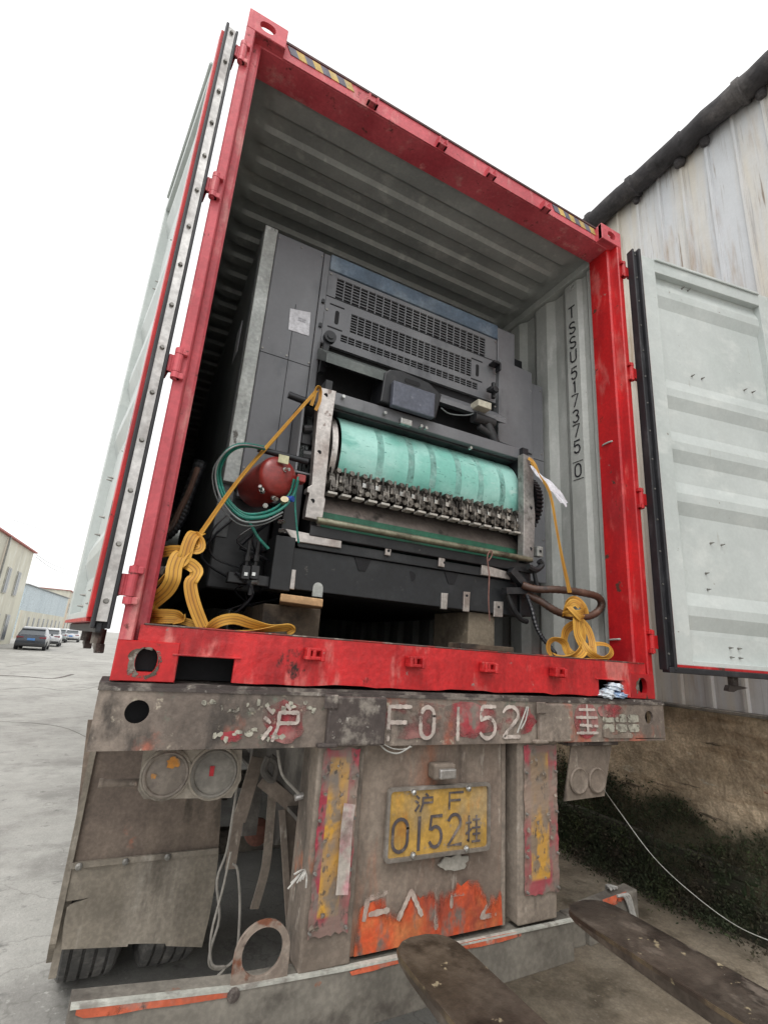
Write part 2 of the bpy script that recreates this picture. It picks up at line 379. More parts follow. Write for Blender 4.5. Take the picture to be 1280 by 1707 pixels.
M['teal'] = mat('teal blanket', (.21,.53,.45), .26, layers=[((.38,.68,.61),2.5,.40,.64,(1,1,1)), ((.17,.46,.39),7,.55,.7,(.4,1,1)), ((.50,.72,.66),14,.62,.72,(.3,1,1)), ((.22,.48,.18),5,.70,.74,(1,1,1)), ((.10,.28,.25),34,.64,.7,(1,1,1)), ((.14,.34,.28),60,.62,.68,(.2,1,1))], bump=(9,.10,.002), fine=.05)
M['tape'] = mat('darker teal band', (.19,.41,.36), .42, layers=[((.28,.50,.45),16,.46,.62,(1,1,1)), ((.09,.22,.19),22,.56,.68,(1,1,1))], bump=(30,.3,.002))
M['grip'] = mat('oily gripper steel', (.16,.145,.13), .32, .7, layers=[((.38,.35,.31),18,.46,.66,(1,1,1)), ((.045,.04,.036),9,.48,.64,(1,1,1))])
M['gripl'] = mat('bright pad', (.58,.55,.50), .4, .4)
M['oldroll'] = mat('brown grey roller', (.16,.135,.12), .45, .3, layers=[((.24,.2,.18),5,.45,.66,(.3,1,1)), ((.05,.045,.04),9,.55,.7,(1,1,1))])
M['dgreen'] = mat('dark green sheet', (.02,.13,.075), .5, layers=[((.035,.05,.04),5,.45,.65,(.5,1,1))])
M['rod'] = mat('tarnished rod', (.34,.33,.24), .35, .7, layers=[((.14,.12,.09),9,.48,.64,(1,1,1))])
M['tank'] = mat('oxide red tank', (.30,.032,.026), .38, layers=[((.22,.02,.018),4,.45,.7,(1,1,1)), ((.4,.12,.09),22,.68,.74,(1,1,1))], coat=.2)
M['brass'] = mat('brass fitting', (.35,.30,.20), .4, .7)
M['chrome'] = mat('bright fitting', (.6,.6,.58), .22, .9)
M['hose_g'] = mat('green air hose', (.012,.16,.12), .25, layers=[((.02,.25,.2),9,.5,.7,(1,1,1))])
M['hose_k'] = mat('black air hose', (.015,.016,.02), .3)
M['hose_l'] = mat('clear grey hose', (.2,.22,.22), .25)
M['bluefit'] = mat('blue fitting', (.03,.08,.35), .3)
M['paper'] = mat('white label', (.70,.70,.74), .6)
M['screen'] = mat('dusty screen', (.11,.12,.155), .3, layers=[((.2,.21,.25),20,.6,.72,(1,1,1))])
M['brownhose'] = mat('grimy brown hose', (.09,.045,.03), .42, layers=[((.16,.085,.06),9,.48,.66,(1,1,1)), ((.03,.02,.018),6,.52,.66,(1,1,1))], bump=(50,.3,.003))
M['cloth'] = mat('white wrapping film', (.75,.75,.80), .4, layers=[((.55,.56,.62),14,.5,.7,(1,1,1))])
M['wood'] = mat('pale sawn timber', (.55,.34,.17), .7, layers=[((.40,.24,.12),6,.45,.65,(.15,1,4)), ((.65,.46,.28),14,.6,.7,(.2,1,4))], bump=(30,.3,.003))
M['wood_old_shade'] = mat('dirty timber', (.085,.062,.042), .85, layers=[((.15,.115,.08),7,.45,.65,(1,1,1)), ((.03,.023,.018),5,.5,.66,(1,1,1))], bump=(30,.5,.006))  # darkened to paint in the shadow on the left block; plank shares it
M['fork'] = mat('rusty fork steel', (.10,.078,.062), .34, .45, layers=[((.16,.13,.105),6,.42,.60,(1,.8,1)), ((.05,.038,.031),4,.50,.62,(1,1,1)), ((.24,.20,.165),13,.58,.68,(1,.6,1),.4), ((.50,.42,.28),17,.64,.68,(1,1,1),.6), ((.75,.70,.62),80,.71,.75,(1,1,1),.3)], bump=(40,.5,.004), fine=.25)
M['forkedge'] = mat('fork edge', (.17,.125,.075), .4, .4, layers=[((.07,.05,.038),5,.42,.56,(1,1,1)), ((.50,.42,.25),9,.60,.68,(1,1,1))], bump=(30,.4,.004))
# striped webbing: the stripe follows the weave across the width
def webbing():
    m = mat('yellow webbing', (.72,.40,.04), .65, bump=(220,.3,.001)); n = m.node_tree.nodes; l = m.node_tree.links; b = n['Principled BSDF']
    a = n.new('ShaderNodeAttribute'); a.attribute_name = 'across'
    r = n.new('ShaderNodeValToRGB'); r.color_ramp.interpolation = 'LINEAR'; e = r.color_ramp.elements
    e[0].position = 0; e[0].color = (.58,.31,.045,1); e[1].position = 1; e[1].color = (.58,.31,.045,1)
    for p, c in ((.2,(.60,.33,.05,1)),(.24,(.20,.09,.02,1)),(.29,(.55,.28,.035,1)),(.42,(.52,.26,.03,1)),(.475,(.34,.17,.03,1)),(.50,(.20,.09,.02,1)),(.525,(.34,.17,.03,1)),(.58,(.53,.27,.035,1)),(.71,(.58,.31,.045,1)),(.76,(.20,.09,.02,1)),(.8,(.60,.33,.05,1))):
        x = e.new(p); x.color = c
    l.new(a.outputs['Fac'], r.inputs[0])
    t = n.new('ShaderNodeTexNoise'); t.inputs['Scale'].default_value = 9
    mx = n.new('ShaderNodeMix'); mx.data_type = 'RGBA'; mx.blend_type = 'MULTIPLY'
    mr = n.new('ShaderNodeMapRange'); mr.inputs[1].default_value = .4; mr.inputs[2].default_value = .7; mr.inputs[4].default_value = .8
    l.new(t.outputs['Fac'], mr.inputs[0]); l.new(mr.outputs[0], mx.inputs[0]); l.new(r.outputs[0], mx.inputs[6]); mx.inputs[7].default_value = (.75,.6,.45,1)
    l.new(mx.outputs[2], b.inputs['Base Color']); return m
M['strap'] = webbing()
# peeling retroreflective sheet: yellow middle, red rim (its own print), grime over it
def reflector(name, wear):
    m = mat(name, (.5,.1,.1), .45, bump=(26,.35,.003)); n = m.node_tree.nodes; l = m.node_tree.links; b = n['Principled BSDF']
    tc = n.new('ShaderNodeTexCoord'); sp = n.new('ShaderNodeSeparateXYZ'); l.new(tc.outputs['Generated'], sp.inputs[0])
    def band(o, c, hw, s=.02):
        a = n.new('ShaderNodeMath'); a.operation = 'SUBTRACT'; a.inputs[1].default_value = c; l.new(o, a.inputs[0])
        q = n.new('ShaderNodeMath'); q.operation = 'ABSOLUTE'; l.new(a.outputs[0], q.inputs[0])
        r = n.new('ShaderNodeMapRange'); r.inputs[1].default_value = hw; r.inputs[2].default_value = hw+s; r.inputs[3].default_value = 1; r.inputs[4].default_value = 0
        l.new(q.outputs[0], r.inputs[0]); return r.outputs[0]
    mu = n.new('ShaderNodeMath'); mu.operation = 'MULTIPLY'; l.new(band(sp.outputs[0], .47, .25), mu.inputs[0]); l.new(band(sp.outputs[2], .52, .41), mu.inputs[1])
    mx = n.new('ShaderNodeMix'); mx.data_type = 'RGBA'; l.new(mu.outputs[0], mx.inputs[0]); mx.inputs[6].default_value = (.36,.05,.075,1); mx.inputs[7].default_value = (.56,.30,.05,1)
    cur = mx.outputs[2]
    for k, (sc, lo, hi, c) in enumerate(((4, wear, wear+.10, (.22,.175,.145,1)), (11, .50, .60, (.19,.165,.145,1)), (30,.60,.68,(.07,.06,.055,1)), (2.5, .48, .70, (.33,.25,.20,1)))):
        mp = n.new('ShaderNodeMapping'); mp.inputs['Location'].default_value = (k*3.3+wear*50, k, 2*k); mp.inputs['Scale'].default_value = (1,1,.6); l.new(tc.outputs['Object'], mp.inputs[0])
        t = n.new('ShaderNodeTexNoise'); t.inputs['Scale'].default_value = sc*2; t.inputs['Detail'].default_value = 6; l.new(mp.outputs[0], t.inputs['Vector'])
        r = n.new('ShaderNodeMapRange'); r.inputs[1].default_value = lo; r.inputs[2].default_value = hi; r.inputs[4].default_value = .85; l.new(t.outputs['Fac'], r.inputs[0])
        q = n.new('ShaderNodeMix'); q.data_type = 'RGBA'; l.new(r.outputs[0], q.inputs[0]); l.new(cur, q.inputs[6]); q.inputs[7].default_value = c; cur = q.outputs[2]
    l.new(cur, b.inputs['Base Color']); return m
M['reflA'] = reflector('peeling reflector sheet', .465)
M['reflB'] = reflector('bleached reflector sheet', .45)

# ================================================================== SETTING
# ground sheet
def ground_mat():
    m = mat('worn concrete', (.36,.35,.325), .85, layers=[((.44,.43,.40),.35,.4,.65,(1,1,1)), ((.29,.28,.26),1.1,.48,.66,(1,1,1)), ((.22,.215,.2),7,.58,.72,(1,1,1)), ((.47,.46,.43),30,.6,.72,(1,1,1)), ((.24,.24,.23),90,.62,.7,(1,1,1))], bump=(60,.35,.01), fine=.1)
    n = m.node_tree.nodes; l = m.node_tree.links; b = n['Principled BSDF']
    src = b.inputs['Base Color'].links[0].from_socket
    tc = n.new('ShaderNodeTexCoord'); v = n.new('ShaderNodeTexVoronoi'); v.feature = 'DISTANCE_TO_EDGE'; v.inputs['Scale'].default_value = .16
    ns = n.new('ShaderNodeTexNoise'); ns.inputs['Scale'].default_value = .8; ns.inputs['Detail'].default_value = 7
    ad = n.new('ShaderNodeMix'); ad.data_type = 'VECTOR'; ad.inputs[0].default_value = .25
    sc = n.new('ShaderNodeVectorMath'); sc.operation = 'SCALE'; sc.inputs[3].default_value = 9
    l.new(tc.outputs['Object'], ns.inputs['Vector']); l.new(ns.outputs['Color'], sc.inputs[0])
    av = n.new('ShaderNodeVectorMath'); av.operation = 'ADD'; l.new(tc.outputs['Object'], av.inputs[0]); l.new(sc.outputs[0], av.inputs[1])
    l.new(av.outputs[0], v.inputs['Vector'])
    r = n.new('ShaderNodeMapRange'); r.inputs[1].default_value = .002; r.inputs[2].default_value = .006; r.inputs[3].default_value = .35; r.inputs[4].default_value = 0
    l.new(v.outputs['Distance'], r.inputs[0])
    mx = n.new('ShaderNodeMix'); mx.data_type = 'RGBA'; l.new(r.outputs[0], mx.inputs[0]); l.new(src, mx.inputs[6]); mx.inputs[7].default_value = (.14,.135,.12,1)
    l.new(mx.outputs[2], b.inputs['Base Color']); return m
g = MB(); g._new([(-400,-200,GZ),(400,-200,GZ),(400,900,GZ),(-400,900,GZ)], [(0,1,2,3)])
tag(g.build('ground', ground_mat()), 'pale worn concrete yard and road surface', kind='structure')
# darker yard strip along the right-hand wall, widened under the trailer
g = MB(); rnd = random.Random(41); ye = [(.15+.25*math.sin(i*.9)+rnd.uniform(-.1,.1)+(1.0 if i > 8 else i*.1), -6+i*1.5, GZ+.004) for i in range(25)]; g._new(ye+[(2.80,30,GZ+.004),(2.80,-6,GZ+.004)], [tuple(range(26,-1,-1))])
tag(g.build('yard_strip', mat('dirty ground', (.22,.19,.145), .9, layers=[((.33,.295,.235),2,.4,.65,(1,1,1)), ((.13,.11,.08),4,.52,.7,(1,1,1)), ((.33,.3,.25),30,.62,.7,(1,1,1))], bump=(40,.5,.01))), 'darker ground strip along the concrete wall foot', kind='structure')
# long crack filled with tar across the road
g = MB(); pts = [at(-160,1118,2,GZ), at(0,1126,2,GZ), at(40,1128,2,GZ), at(90,1131,2,GZ), at(122,1124,2,GZ)]
g.ribbon([p+Vector((0,0,.006)) for p in pts], (0,1,0), .12, .004)
tag(g.build('road_crack', M['lip']), 'dark tarred crack crossing the road', kind='structure')
g = MB()
for pl in (((0,1203),(60,1206),(110,1214),(150,1232)), ((0,1150),(60,1146),(120,1152),(170,1143)), ((150,1077),(110,1090),(60,1104),(10,1112))):
    g.ribbon([at(u, v, 2, GZ)+Vector((0,0,.004)) for u, v in pl], (0,1,0), .012, .003)
tag(g.build('road_joint', mat('joint dirt', (.25,.24,.22), .9)), 'thin dark joints in the pale concrete road', kind='structure')

# ------------------------------------------------------------------ warehouse on the right
WX = 2.77
wh = empty('warehouse', (WX, 4, GZ), 'white ribbed metal clad warehouse with dark tarred eave beside the container', 'building')
clad = mat('weathered white cladding', (.60,.61,.62), .5, layers=[((.54,.555,.575),.7,.42,.62,(1,1,.12)), ((.57,.53,.46),2.0,.42,.60,(1,1,.10)), ((.36,.27,.19),3.0,.53,.70,(1,1.4,.14)), ((.20,.15,.11),8,.60,.72,(1,2,.10)), ((.40,.39,.38),14,.55,.7,(1,2,.06))], fine=.04)
def clad_fn(y0, y1, z0, z1):
    mb = MB(); prof = []; y = y0
    while y < y1:
        prof += [(y, 0), (y+.095, 0), (y+.106, -.022), (y+.129, -.022), (y+.14, 0)]
        y += .235
    rs = [[(WX+dx, yy, z0), (WX+dx, yy, z1)] for yy, dx in prof]
    mb.rings(rs, closed_u=False, caps=False)
    return mb
clad_fn(-7, 22, -.10, 5.02).build('cladding', clad, wh)
g = MB(); g.box(WX+.05, WX+9, -7, 22, -.10, 5.0); g.build('inner_volume', clad, wh)
roofm = mat('tarred roof edge', (.04,.037,.04), .8, layers=[((.12,.11,.108),3,.42,.66,(1,1,1)), ((.012,.012,.012),5,.56,.7,(1,1,1))], bump=(14,.8,.02))
g = MB(); rs = []; rnd = random.Random(3); y = -7; k = 0
while y < 22:
    for fr, big in ((0, 1.0), (.015, 1.13), (.10, 1.10), (.11, .98), (.35, .97), (.6, .96), (.85, .97)):
        r_ = .108*big*(1+rnd.uniform(-.03,.03)); cz = 4.985+.022*math.sin(fr*math.pi)+rnd.uniform(-.006,.006)
        rs.append([(WX-.11+math.cos(2*math.pi*i/14)*r_*(1+rnd.uniform(-.04,.04)), y+fr*.52, cz+math.sin(2*math.pi*i/14)*r_*1.0*(1+rnd.uniform(-.04,.04))) for i in range(14)])
    y += .52
g.rings(rs); g.build('gutter', roofm, wh, smooth=True)
g = MB(); y = -7; rnd = random.Random(5)
while y < 22:
    a = rnd.uniform(.03,.06); g.lathe((WX-.03-a*.3, y, 4.885), (0,0,1), [(-.05,.02),(-.03,a),(.02,a*1.15),(.05,a*.9)], 10); y += rnd.choice((.235,.235,.47,.35))
g.split('tar_lump', roofm, wh)
g = MB(); g.slab([(WX-.10,-7,5.08),(WX+9,-7,6.6),(WX+9,-7,6.66),(WX-.10,-7,5.14)], (0,29,0)); g.build('roof', roofm, wh)
# base wall
bw = mat('stained rendered wall', (.47,.385,.275), .9, layers=[((.60,.505,.375),1.6,.40,.62,(1,.6,1.6)), ((.31,.235,.155),2.6,.52,.68,(1,.4,2)), ((.26,.09,.05),4,.65,.70,(1,.5,3)), ((.13,.105,.08),7,.62,.69,(1,.3,3)), ((.55,.50,.40),9,.62,.70,(1,.4,2))], bump=(6,1.0,.05), fine=.3)
_n = bw.node_tree.nodes; _l = bw.node_tree.links; _b = _n['Principled BSDF']; _src = _b.inputs['Base Color'].links[0].from_socket
_tc = _n.new('ShaderNodeTexCoord'); _sp = _n.new('ShaderNodeSeparateXYZ'); _l.new(_tc.outputs['Generated'], _sp.inputs[0])
_t = _n.new('ShaderNodeTexNoise'); _t.inputs['Scale'].default_value = 1.6; _t.inputs['Detail'].default_value = 9; _t.inputs['Roughness'].default_value = .7; _l.new(_tc.outputs['Object'], _t.inputs['Vector'])
_m = _n.new('ShaderNodeMath'); _m.operation = 'MULTIPLY_ADD'; _m.inputs[1].default_value = .55; _l.new(_t.outputs['Fac'], _m.inputs[0]); _m2 = _n.new('ShaderNodeMath'); _m2.operation = 'SUBTRACT'; _l.new(_m.outputs[0], _m2.inputs[0]); _l.new(_sp.outputs[2], _m2.inputs[1]); _m.inputs[2].default_value = .22
_r = _n.new('ShaderNodeMapRange'); _r.inputs[1].default_value = -.03; _r.inputs[2].default_value = .07; _r.inputs[4].default_value = .94; _l.new(_m2.outputs[0], _r.inputs[0])
_x = _n.new('ShaderNodeMix'); _x.data_type = 'RGBA'; _l.new(_r.outputs[0], _x.inputs[0]); _l.new(_src, _x.inputs[6]); _x.inputs[7].default_value = (.060,.058,.034,1); _l.new(_x.outputs[2], _b.inputs['Base Color'])   # algae film grown on the foot of the wall
def base_fn(u, v):
    y = -7+29*u; z = -.115+(GZ+.05+.115)*v
    return Vector((WX-.015-.03*math.sin(y*2.3+z*5)*v-.02*math.sin(y*7.1)*math.sin(z*9), y, z))
g = MB(); g.grid(base_fn, 240, 24); g.build('rendered_wall', bw, wh, smooth=True)
g = MB(); g.box(WX-.09, WX+.04, -7, 22, -.125, -.102, .004); g.build('ledge', mat('ledge', (.22,.20,.17), .8, layers=[((.08,.07,.06),6,.45,.65,(1,1,1))]), wh)
# rough brick courses at the foot, dark with moss
brick = mat('mossy dark brick', (.055,.05,.036), .95, layers=[((.10,.095,.07),3,.45,.66,(1,1,1)), ((.025,.045,.015),5,.5,.66,(1,1,1)), ((.2,.18,.14),14,.66,.73,(1,1,1))], bump=(20,.8,.01))
g = MB(); rnd = random.Random(9)
for row in range(5):
    z = GZ+row*.082; y = -3.0+(row % 2)*.13; lim = 14 if row < 9 else 6
    while y < lim:
        h = .078 if rnd.random() > .12 else .06
        d = .05+rnd.uniform(-.012,.02)-.003*row
        g.box(WX-d, WX+.02, y, y+.25+rnd.uniform(-.01,.0), z, z+h, .008, 1); y += .262
g.build('brick_plinth', brick, wh)
# moss and weeds at the wall foot: uncountable
g = MB(); rnd = random.Random(12)
def leaf(mb, p, s, d):
    d = d.normalized(); x = d.cross(Vector((rnd.uniform(-1,1), rnd.uniform(-1,1), rnd.uniform(-1,1)))).normalized()
    mb._new([p, p+d*s*.5+x*s*.22, p+d*s, p+d*s*.5-x*s*.22], [(0,1,2,3)])
for i in range(38000):
    y = rnd.triangular(-1.5, 7, 1.2)
    top = -.66-.07*math.sin(y*1.7)-.05*math.sin(y*4.1)-.03*math.sin(y*11)+.06*(y-1)
    if rnd.random() < .16: z = GZ+abs(rnd.gauss(0,.09))
    else: z = GZ+(top-.12-GZ)*min(1.1, rnd.random()**1.1+abs(rnd.gauss(0,.04)))
    if math.sin(y*5+z*9)*math.sin(z*13+y*2) > .55 and rnd.random() < .7: continue
    sx_ = base_fn((y+7)/29, (z+.115)/(GZ+.05+.115)).x if z > GZ+.41 else WX-.062
    x = sx_+.004-abs(rnd.gauss(0,.014))-(.08*abs(rnd.gauss(0,1)) if z < GZ+.12 else 0)
    leaf(g, Vector((x, y, z)), rnd.uniform(.010,.034), Vector((rnd.uniform(-.7,.1), rnd.uniform(-1,1), rnd.uniform(-1,1))))
tag(g.build('moss', mat('moss and weeds', (.040,.052,.024), .9, layers=[((.075,.095,.035),3,.48,.66,(1,1,1)), ((.065,.052,.034),5,.48,.64,(1,1,1))])), 'dark moss and weeds on the foot of the stained wall', 'moss', kind='stuff')

# ================================================================== CONTAINER
ct = empty('shipping_container', (0, 6.096, 0), 'red framed shipping container with both doors open, loaded with a machine', 'container')
HW, HC, LEN = 1.219, 2.896, 12.192
def oval_plate(mb, o, ex, ez, en, w2, h2, a, b, t, ox=0, oz=0, n=32, ex_=2.3):
    """rectangular plate (half sizes w2, h2) with an oval hole; o centre, ex/ez in plane, en thickness direction"""
    o = Vector(o); ex = Vector(ex); ez = Vector(ez); en = Vector(en)
    out_ = []; inn = []
    for i in range(n):
        t_ = 2*math.pi*(i+.5)/n; c, s_ = math.cos(t_), math.sin(t_); k = min(w2/max(abs(c),1e-6), h2/max(abs(s_),1e-6)); out_.append([c*k, s_*k])
        k = (abs(c)**ex_+abs(s_)**ex_)**(-1/ex_); inn.append([ox+a*c*k, oz+b*s_*k])
    for cx_, cz_ in ((w2,h2),(-w2,h2),(-w2,-h2),(w2,-h2)):
        i = min(range(n), key=lambda j: (out_[j][0]-cx_)**2+(out_[j][1]-cz_)**2); out_[i] = [cx_, cz_]
    f = lambda p, d, k=1: o+ex*p[0]*k+ez*p[1]*k+en*d
    mb.rings([[f(p,t) for p in out_],[f(p,.005) for p in out_],[f(p,0,.96) for p in out_],[f(p,0) for p in inn],[f(p,t) for p in inn]], caps=False, closed_v=True)
def casting(sx, top, y0=0.0, rear=True):
    z0 = HC-.118 if top else 0.0; x0, x1 = (-HW, -HW+.178) if sx < 0 else (HW-.178, HW)
    y1 = y0+.162; mb = MB(); fy, dn = (y0, 1) if rear else (y1, -1)
    oval_plate(mb, ((x0+x1)/2, fy, z0+.059), (1,0,0), (0,0,1), (0,dn,0), .089, .059, .031 if not top else .036, .040 if not top else .030, .026)
    zz = z0+.118 if top else z0
    oval_plate(mb, ((x0+x1)/2, (y0+y1)/2, zz), (1,0,0), (0,1,0), (0,0,-1 if top else 1), .0885, .0795, .045, .062, .028)
    zo = z0 if top else z0+.112
    mb.box(x0+.001, x1-.001, y0+.003, y1-.001, zo, zo+.006 if top else z0+.1175, 0)
    xs_ = x0 if sx < 0 else x1
    oval_plate(mb, (xs_, (y0+y1)/2, z0+.059), (0,1,0), (0,0,1), (-sx,0,0), .079, .0585, .045, .032, .024)
    mb.box(min(-sx*.0+ (x1 if sx < 0 else x0), (x1 if sx < 0 else x0)+sx*.02), max((x1 if sx < 0 else x0), (x1 if sx < 0 else x0)+sx*.02), y0+.004, y1-.002, z0+.004, z0+.114)
    by = y1 if rear else y0
    mb.box(x0+.002, x1-.002, min(by, by-dn*.02), max(by, by-dn*.02), z0+.003, z0+.115)
    return mb
for sx in (-1, 1):
    for top in (0, 1):
        co = casting(sx, top).build('corner_casting', M['red_glare'] if top else M['red'], ct)
        if not top:
            q = MB(); q.box(min(sx*1.062,sx*1.196), max(sx*1.062,sx*1.196), .045, .140, .029, .111); q.build('pocket', M['dark'], co)  # black fill, paints the shade inside the lower casting holes
            q = MB(); bo = blob(sx*1.130-.006, .052, .052, .050, 32, .22, 5+sx); bi = [(sx*1.130+.0325*math.cos(2*math.pi*i/32), .059+.0415*math.sin(2*math.pi*i/32)) for i in range(32)]
            bo = [(max(abs(x-sx*1.130), 0) and x, max(.003, z)) for x, z in bo]
            q.rings([[(x,-.0002,z) for x, z in bo],[(x,-.0012,z) for x, z in bo],[(x,-.0012,z) for x, z in bi],[(x,-.0002,z) for x, z in bi]], caps=False, closed_v=True)
            q.build('bare_metal', mat('bare scraped steel', (.22,.19,.16), .6, .2, layers=[((.10,.07,.05),12,.45,.6,(1,1,1)), ((.4,.37,.33),20,.55,.68,(1,1,1))], alpha=(11,.46,.52)), co)
        casting(sx, top, LEN-.162, False).build('corner_casting', M['red'], ct)
# top faces of the top castings have their slot: four strips round it
# posts
for sx in (-1, 1):
    a = lambda v: v*sx
    mb = MB()
    prof = [(1.140,.055),(1.150,.048),(1.172,.048),(1.178,.006),(1.183,.001),(1.214,.001),(1.2185,.006),(1.2185,.10),(1.19,.19),(1.140,.19)]
    mb.slab([(a(x), y, .118) for x, y in prof], (0,0,HC-.236))
    mb.build('corner_post', M['red'] if sx > 0 else M['red_glare'], ct)
# header
mb = MB(); prof = [(.048,2.778),(.050,2.885),(.07,2.893),(.19,2.893),(.19,2.774),(.052,2.774)]
mb.slab([(-1.165,y,z) for y, z in prof], (2.33,0,0)); header = mb.build('header_beam', M['red_glare'], ct)
mb = MB(); mb.box(-1.04, 1.04, .041, .047, 2.774, 2.784); mb.build('header_flange', M['red_glare'], header)
mb = MB(); mb.box(-1.04, 1.04, .044, .060, 2.884, 2.8965); mb.build('drip_edge', mat('dark top seam', (.10,.05,.05), .7), header)
# cam keepers on header and sill
for u, v in ((620,170),(735,240),(817,290),(908,345)):
    p = Y(u, v, .035); mb = MB()
    mb.box(p.x-.03, p.x+.03, .012, .05, p.z-.03, p.z-.018, .003)
    for s_ in (-1, 1):
        mb.slab([(p.x+s_*.027, .05, p.z-.03),(p.x+s_*.027, .010, p.z-.03),(p.x+s_*.027, .006, p.z+.008),(p.x+s_*.027, .022, p.z+.022),(p.x+s_*.027, .05, p.z+.022)], (-s_*.009,0,0))
    mb.build('cam_keeper', M['red_glare'], ct)
for u, v in ((523,1090),(690,1103),(812,1112),(927,1120)):
    p = Y(u, v, -.01); mb = MB()
    mb.box(p.x-.035, p.x+.035, -.038, .0, p.z-.020, p.z-.008, .003)
    mb.box(p.x-.035, p.x+.035, -.030, .0, p.z+.010, p.z+.020, .003)
    mb.box(p.x-.033, p.x-.020, -.042, .0, p.z-.020, p.z+.020, .003)
    mb.box(p.x+.018, p.x+.034, -.045, .0, p.z-.024, p.z+.016, .004)
    mb.box(p.x-.010, p.x+.004, -.030, .0, p.z-.01, p.z+.014, .003)
    mb.build('cam_keeper', M['sillred'], ct)
# hazard stripes
for x0, x1, n in ((-1.03,-.70,4), (.66,1.02,4)):
    st = (x1-x0)/(2*n)
    my = MB(); mk = MB()
    for i in range(2*n):
        xa = x0+i*st; sh = .022
        (my if i % 2 else mk).slab([(xa, .0455, 2.875),(xa+st, .0455, 2.875),(xa+st+sh, .0455, 2.832),(xa+sh, .0455, 2.832)], (0,.004,0))
    mk.split('hazard_stripe', M['hazard_k'], ct); my.split('hazard_stripe', M['hazard_y'], ct)
# sill: front channel with two fork recesses, ragged lower edge
rnd = random.Random(4)
low = [(x_, .006+rnd.uniform(-.003,.006)) for x_ in [(-.84+i*.055) for i in range(31)]]
poly = [(-1.041,.165),(-1.041,.080),(-.868,.080),(-.868,.006)]+low+[(.822,.006),(.822,.080),(.985,.080),(.985,.004),(1.041,.004),(1.041,.165)]
mb = MB(); mb.slab([(x, .004, z) for x, z in poly], (0,.012,0))
sill = mb.build('sill_beam', M['sillred'], ct)
mb = MB(); mb.box(-1.155, 1.155, .002, .17, .1655, .171, .002); mb.build('sill_plate', M['tread'], sill)
mb = MB(); mb.box(-1.06,-.850,-.004,.012,.080,.086,.002); mb.box(.80,1.0,-.004,.012,.080,.086,.002); mb.box(-1.165,-1.041,.006,.17,.118,.1655); mb.box(1.041,1.165,.006,.17,.118,.1655); mb.split('reinforcement', M['sillred'], sill)
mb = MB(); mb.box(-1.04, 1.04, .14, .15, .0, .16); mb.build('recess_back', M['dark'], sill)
# hinge lugs on the posts
for sx in (-1, 1):
    for z in (2.60, 1.855, 1.055, .28):
        mb = MB(); X = 1.225*sx
        mb.cyl((1.213*sx, -.006, z-.058), (1.213*sx, -.006, z-.036), .016, 12); mb.cyl((1.213*sx, -.006, z+.036), (1.213*sx, -.006, z+.058), .016, 12)
        mb.cyl((1.213*sx, -.006, z-.062), (1.213*sx, -.006, z+.062), .008, 8)
        mb.box(min(1.186*sx,1.213*sx), max(1.186*sx,1.213*sx), -.018, .004, z-.058, z-.036, .003); mb.box(min(1.186*sx,1.213*sx), max(1.186*sx,1.213*sx), -.018, .004, z+.036, z+.058, .003)
        mb.build('hinge_lug', M['red'] if sx > 0 else M['red_glare'], ct)
# side walls: vertical corrugations
def side_wall(sx):
    mb = MB(); y = .19; pr = [(y, 1.165)]; y += .165
    pr = [(.19,1.165),(.235,1.165),(.262,1.190),(.30,1.190),(.325,1.165)]
    y = .325
    while y < LEN-.6:
        pr += [(y,1.165),(y+.105,1.165),(y+.160,1.200),(y+.235,1.200),(y+.290,1.165)]; y += .290
    pr += [(LEN-.1,1.165)]
    rs = [[(sx*x, yy, .168), (sx*x, yy, 2.75)] for yy, x in pr]
    mb.rings(rs, closed_u=False, caps=False)
    rs = [[(sx*(x+.012), yy, .10), (sx*(x+.012), yy, 2.86)] for yy, x in pr]
    mb.rings(rs, closed_u=False, caps=False)
    return mb.build('side_wall', M['inner'], ct, smooth=False)
wl = side_wall(-1); wr = side_wall(1)
for sx in (-1, 1):
    mb = MB(); mb.box(min(sx*1.145,sx*1.215), max(sx*1.145,sx*1.215), .19, LEN-.17, 2.76, 2.83, .004); mb.build('top_rail', M['inner'], ct)
    mb = MB(); mb.box(min(sx*1.150,sx*1.216), max(sx*1.150,sx*1.216), .17, LEN-.17, .02, .185, .004); mb.build('bottom_rail', M['red'], ct)
# roof: transverse ribs that fade out short of the side rails
def roof_fn():
    mb = MB(); xs = [-1.165,-1.10,-1.075,-1.045,-1.0,0,1.0,1.045,1.075,1.10,1.165]; am = [0,0,.25,.75,1,1,1,.75,.25,0,0]
    pr = [(.18,-.024),(.312,-.024),(.342,0)]; y = .416; p = .2015
    while y < LEN-.5: pr += [(y,0),(y+.020,-.024),(y+.098,-.024),(y+.126,0)]; y += p
    pr += [(LEN-.15,0)]
    rs = [[(x, yy+ (0), 2.815+dz*a_) for x, a_ in zip(xs, am)] for yy, dz in pr]
    mb.rings(rs, closed_u=False, caps=False)
    mb.box(-1.2, 1.2, .19, LEN-.17, 2.825, 2.84)
    return mb
roof_fn().build('roof_panel', mat('grimy roof paint', (.33,.345,.33), .42, layers=[((.26,.275,.265),2.2,.4,.7,(1,1,.5)), ((.41,.42,.40),11,.52,.7,(1,1,.3))], fine=.08), ct, smooth=True)  # interior paint copied in a darker tone for the ceiling
mb = MB(); mb.box(-1.15, 1.15, .172, LEN-.05, .12, .166); mb.build('floor', M['floor'], ct)
mb = MB(); mb.box(-1.2, 1.2, LEN-.06, LEN-.02, .12, 2.83); mb.build('front_wall', M['inner'], ct)
mb = MB()
for i in range(20): mb.box(-1.15, 1.15, .45+i*.6, .50+i*.6, .005, .118)
mb.split('cross_member', M['chassis'], ct)
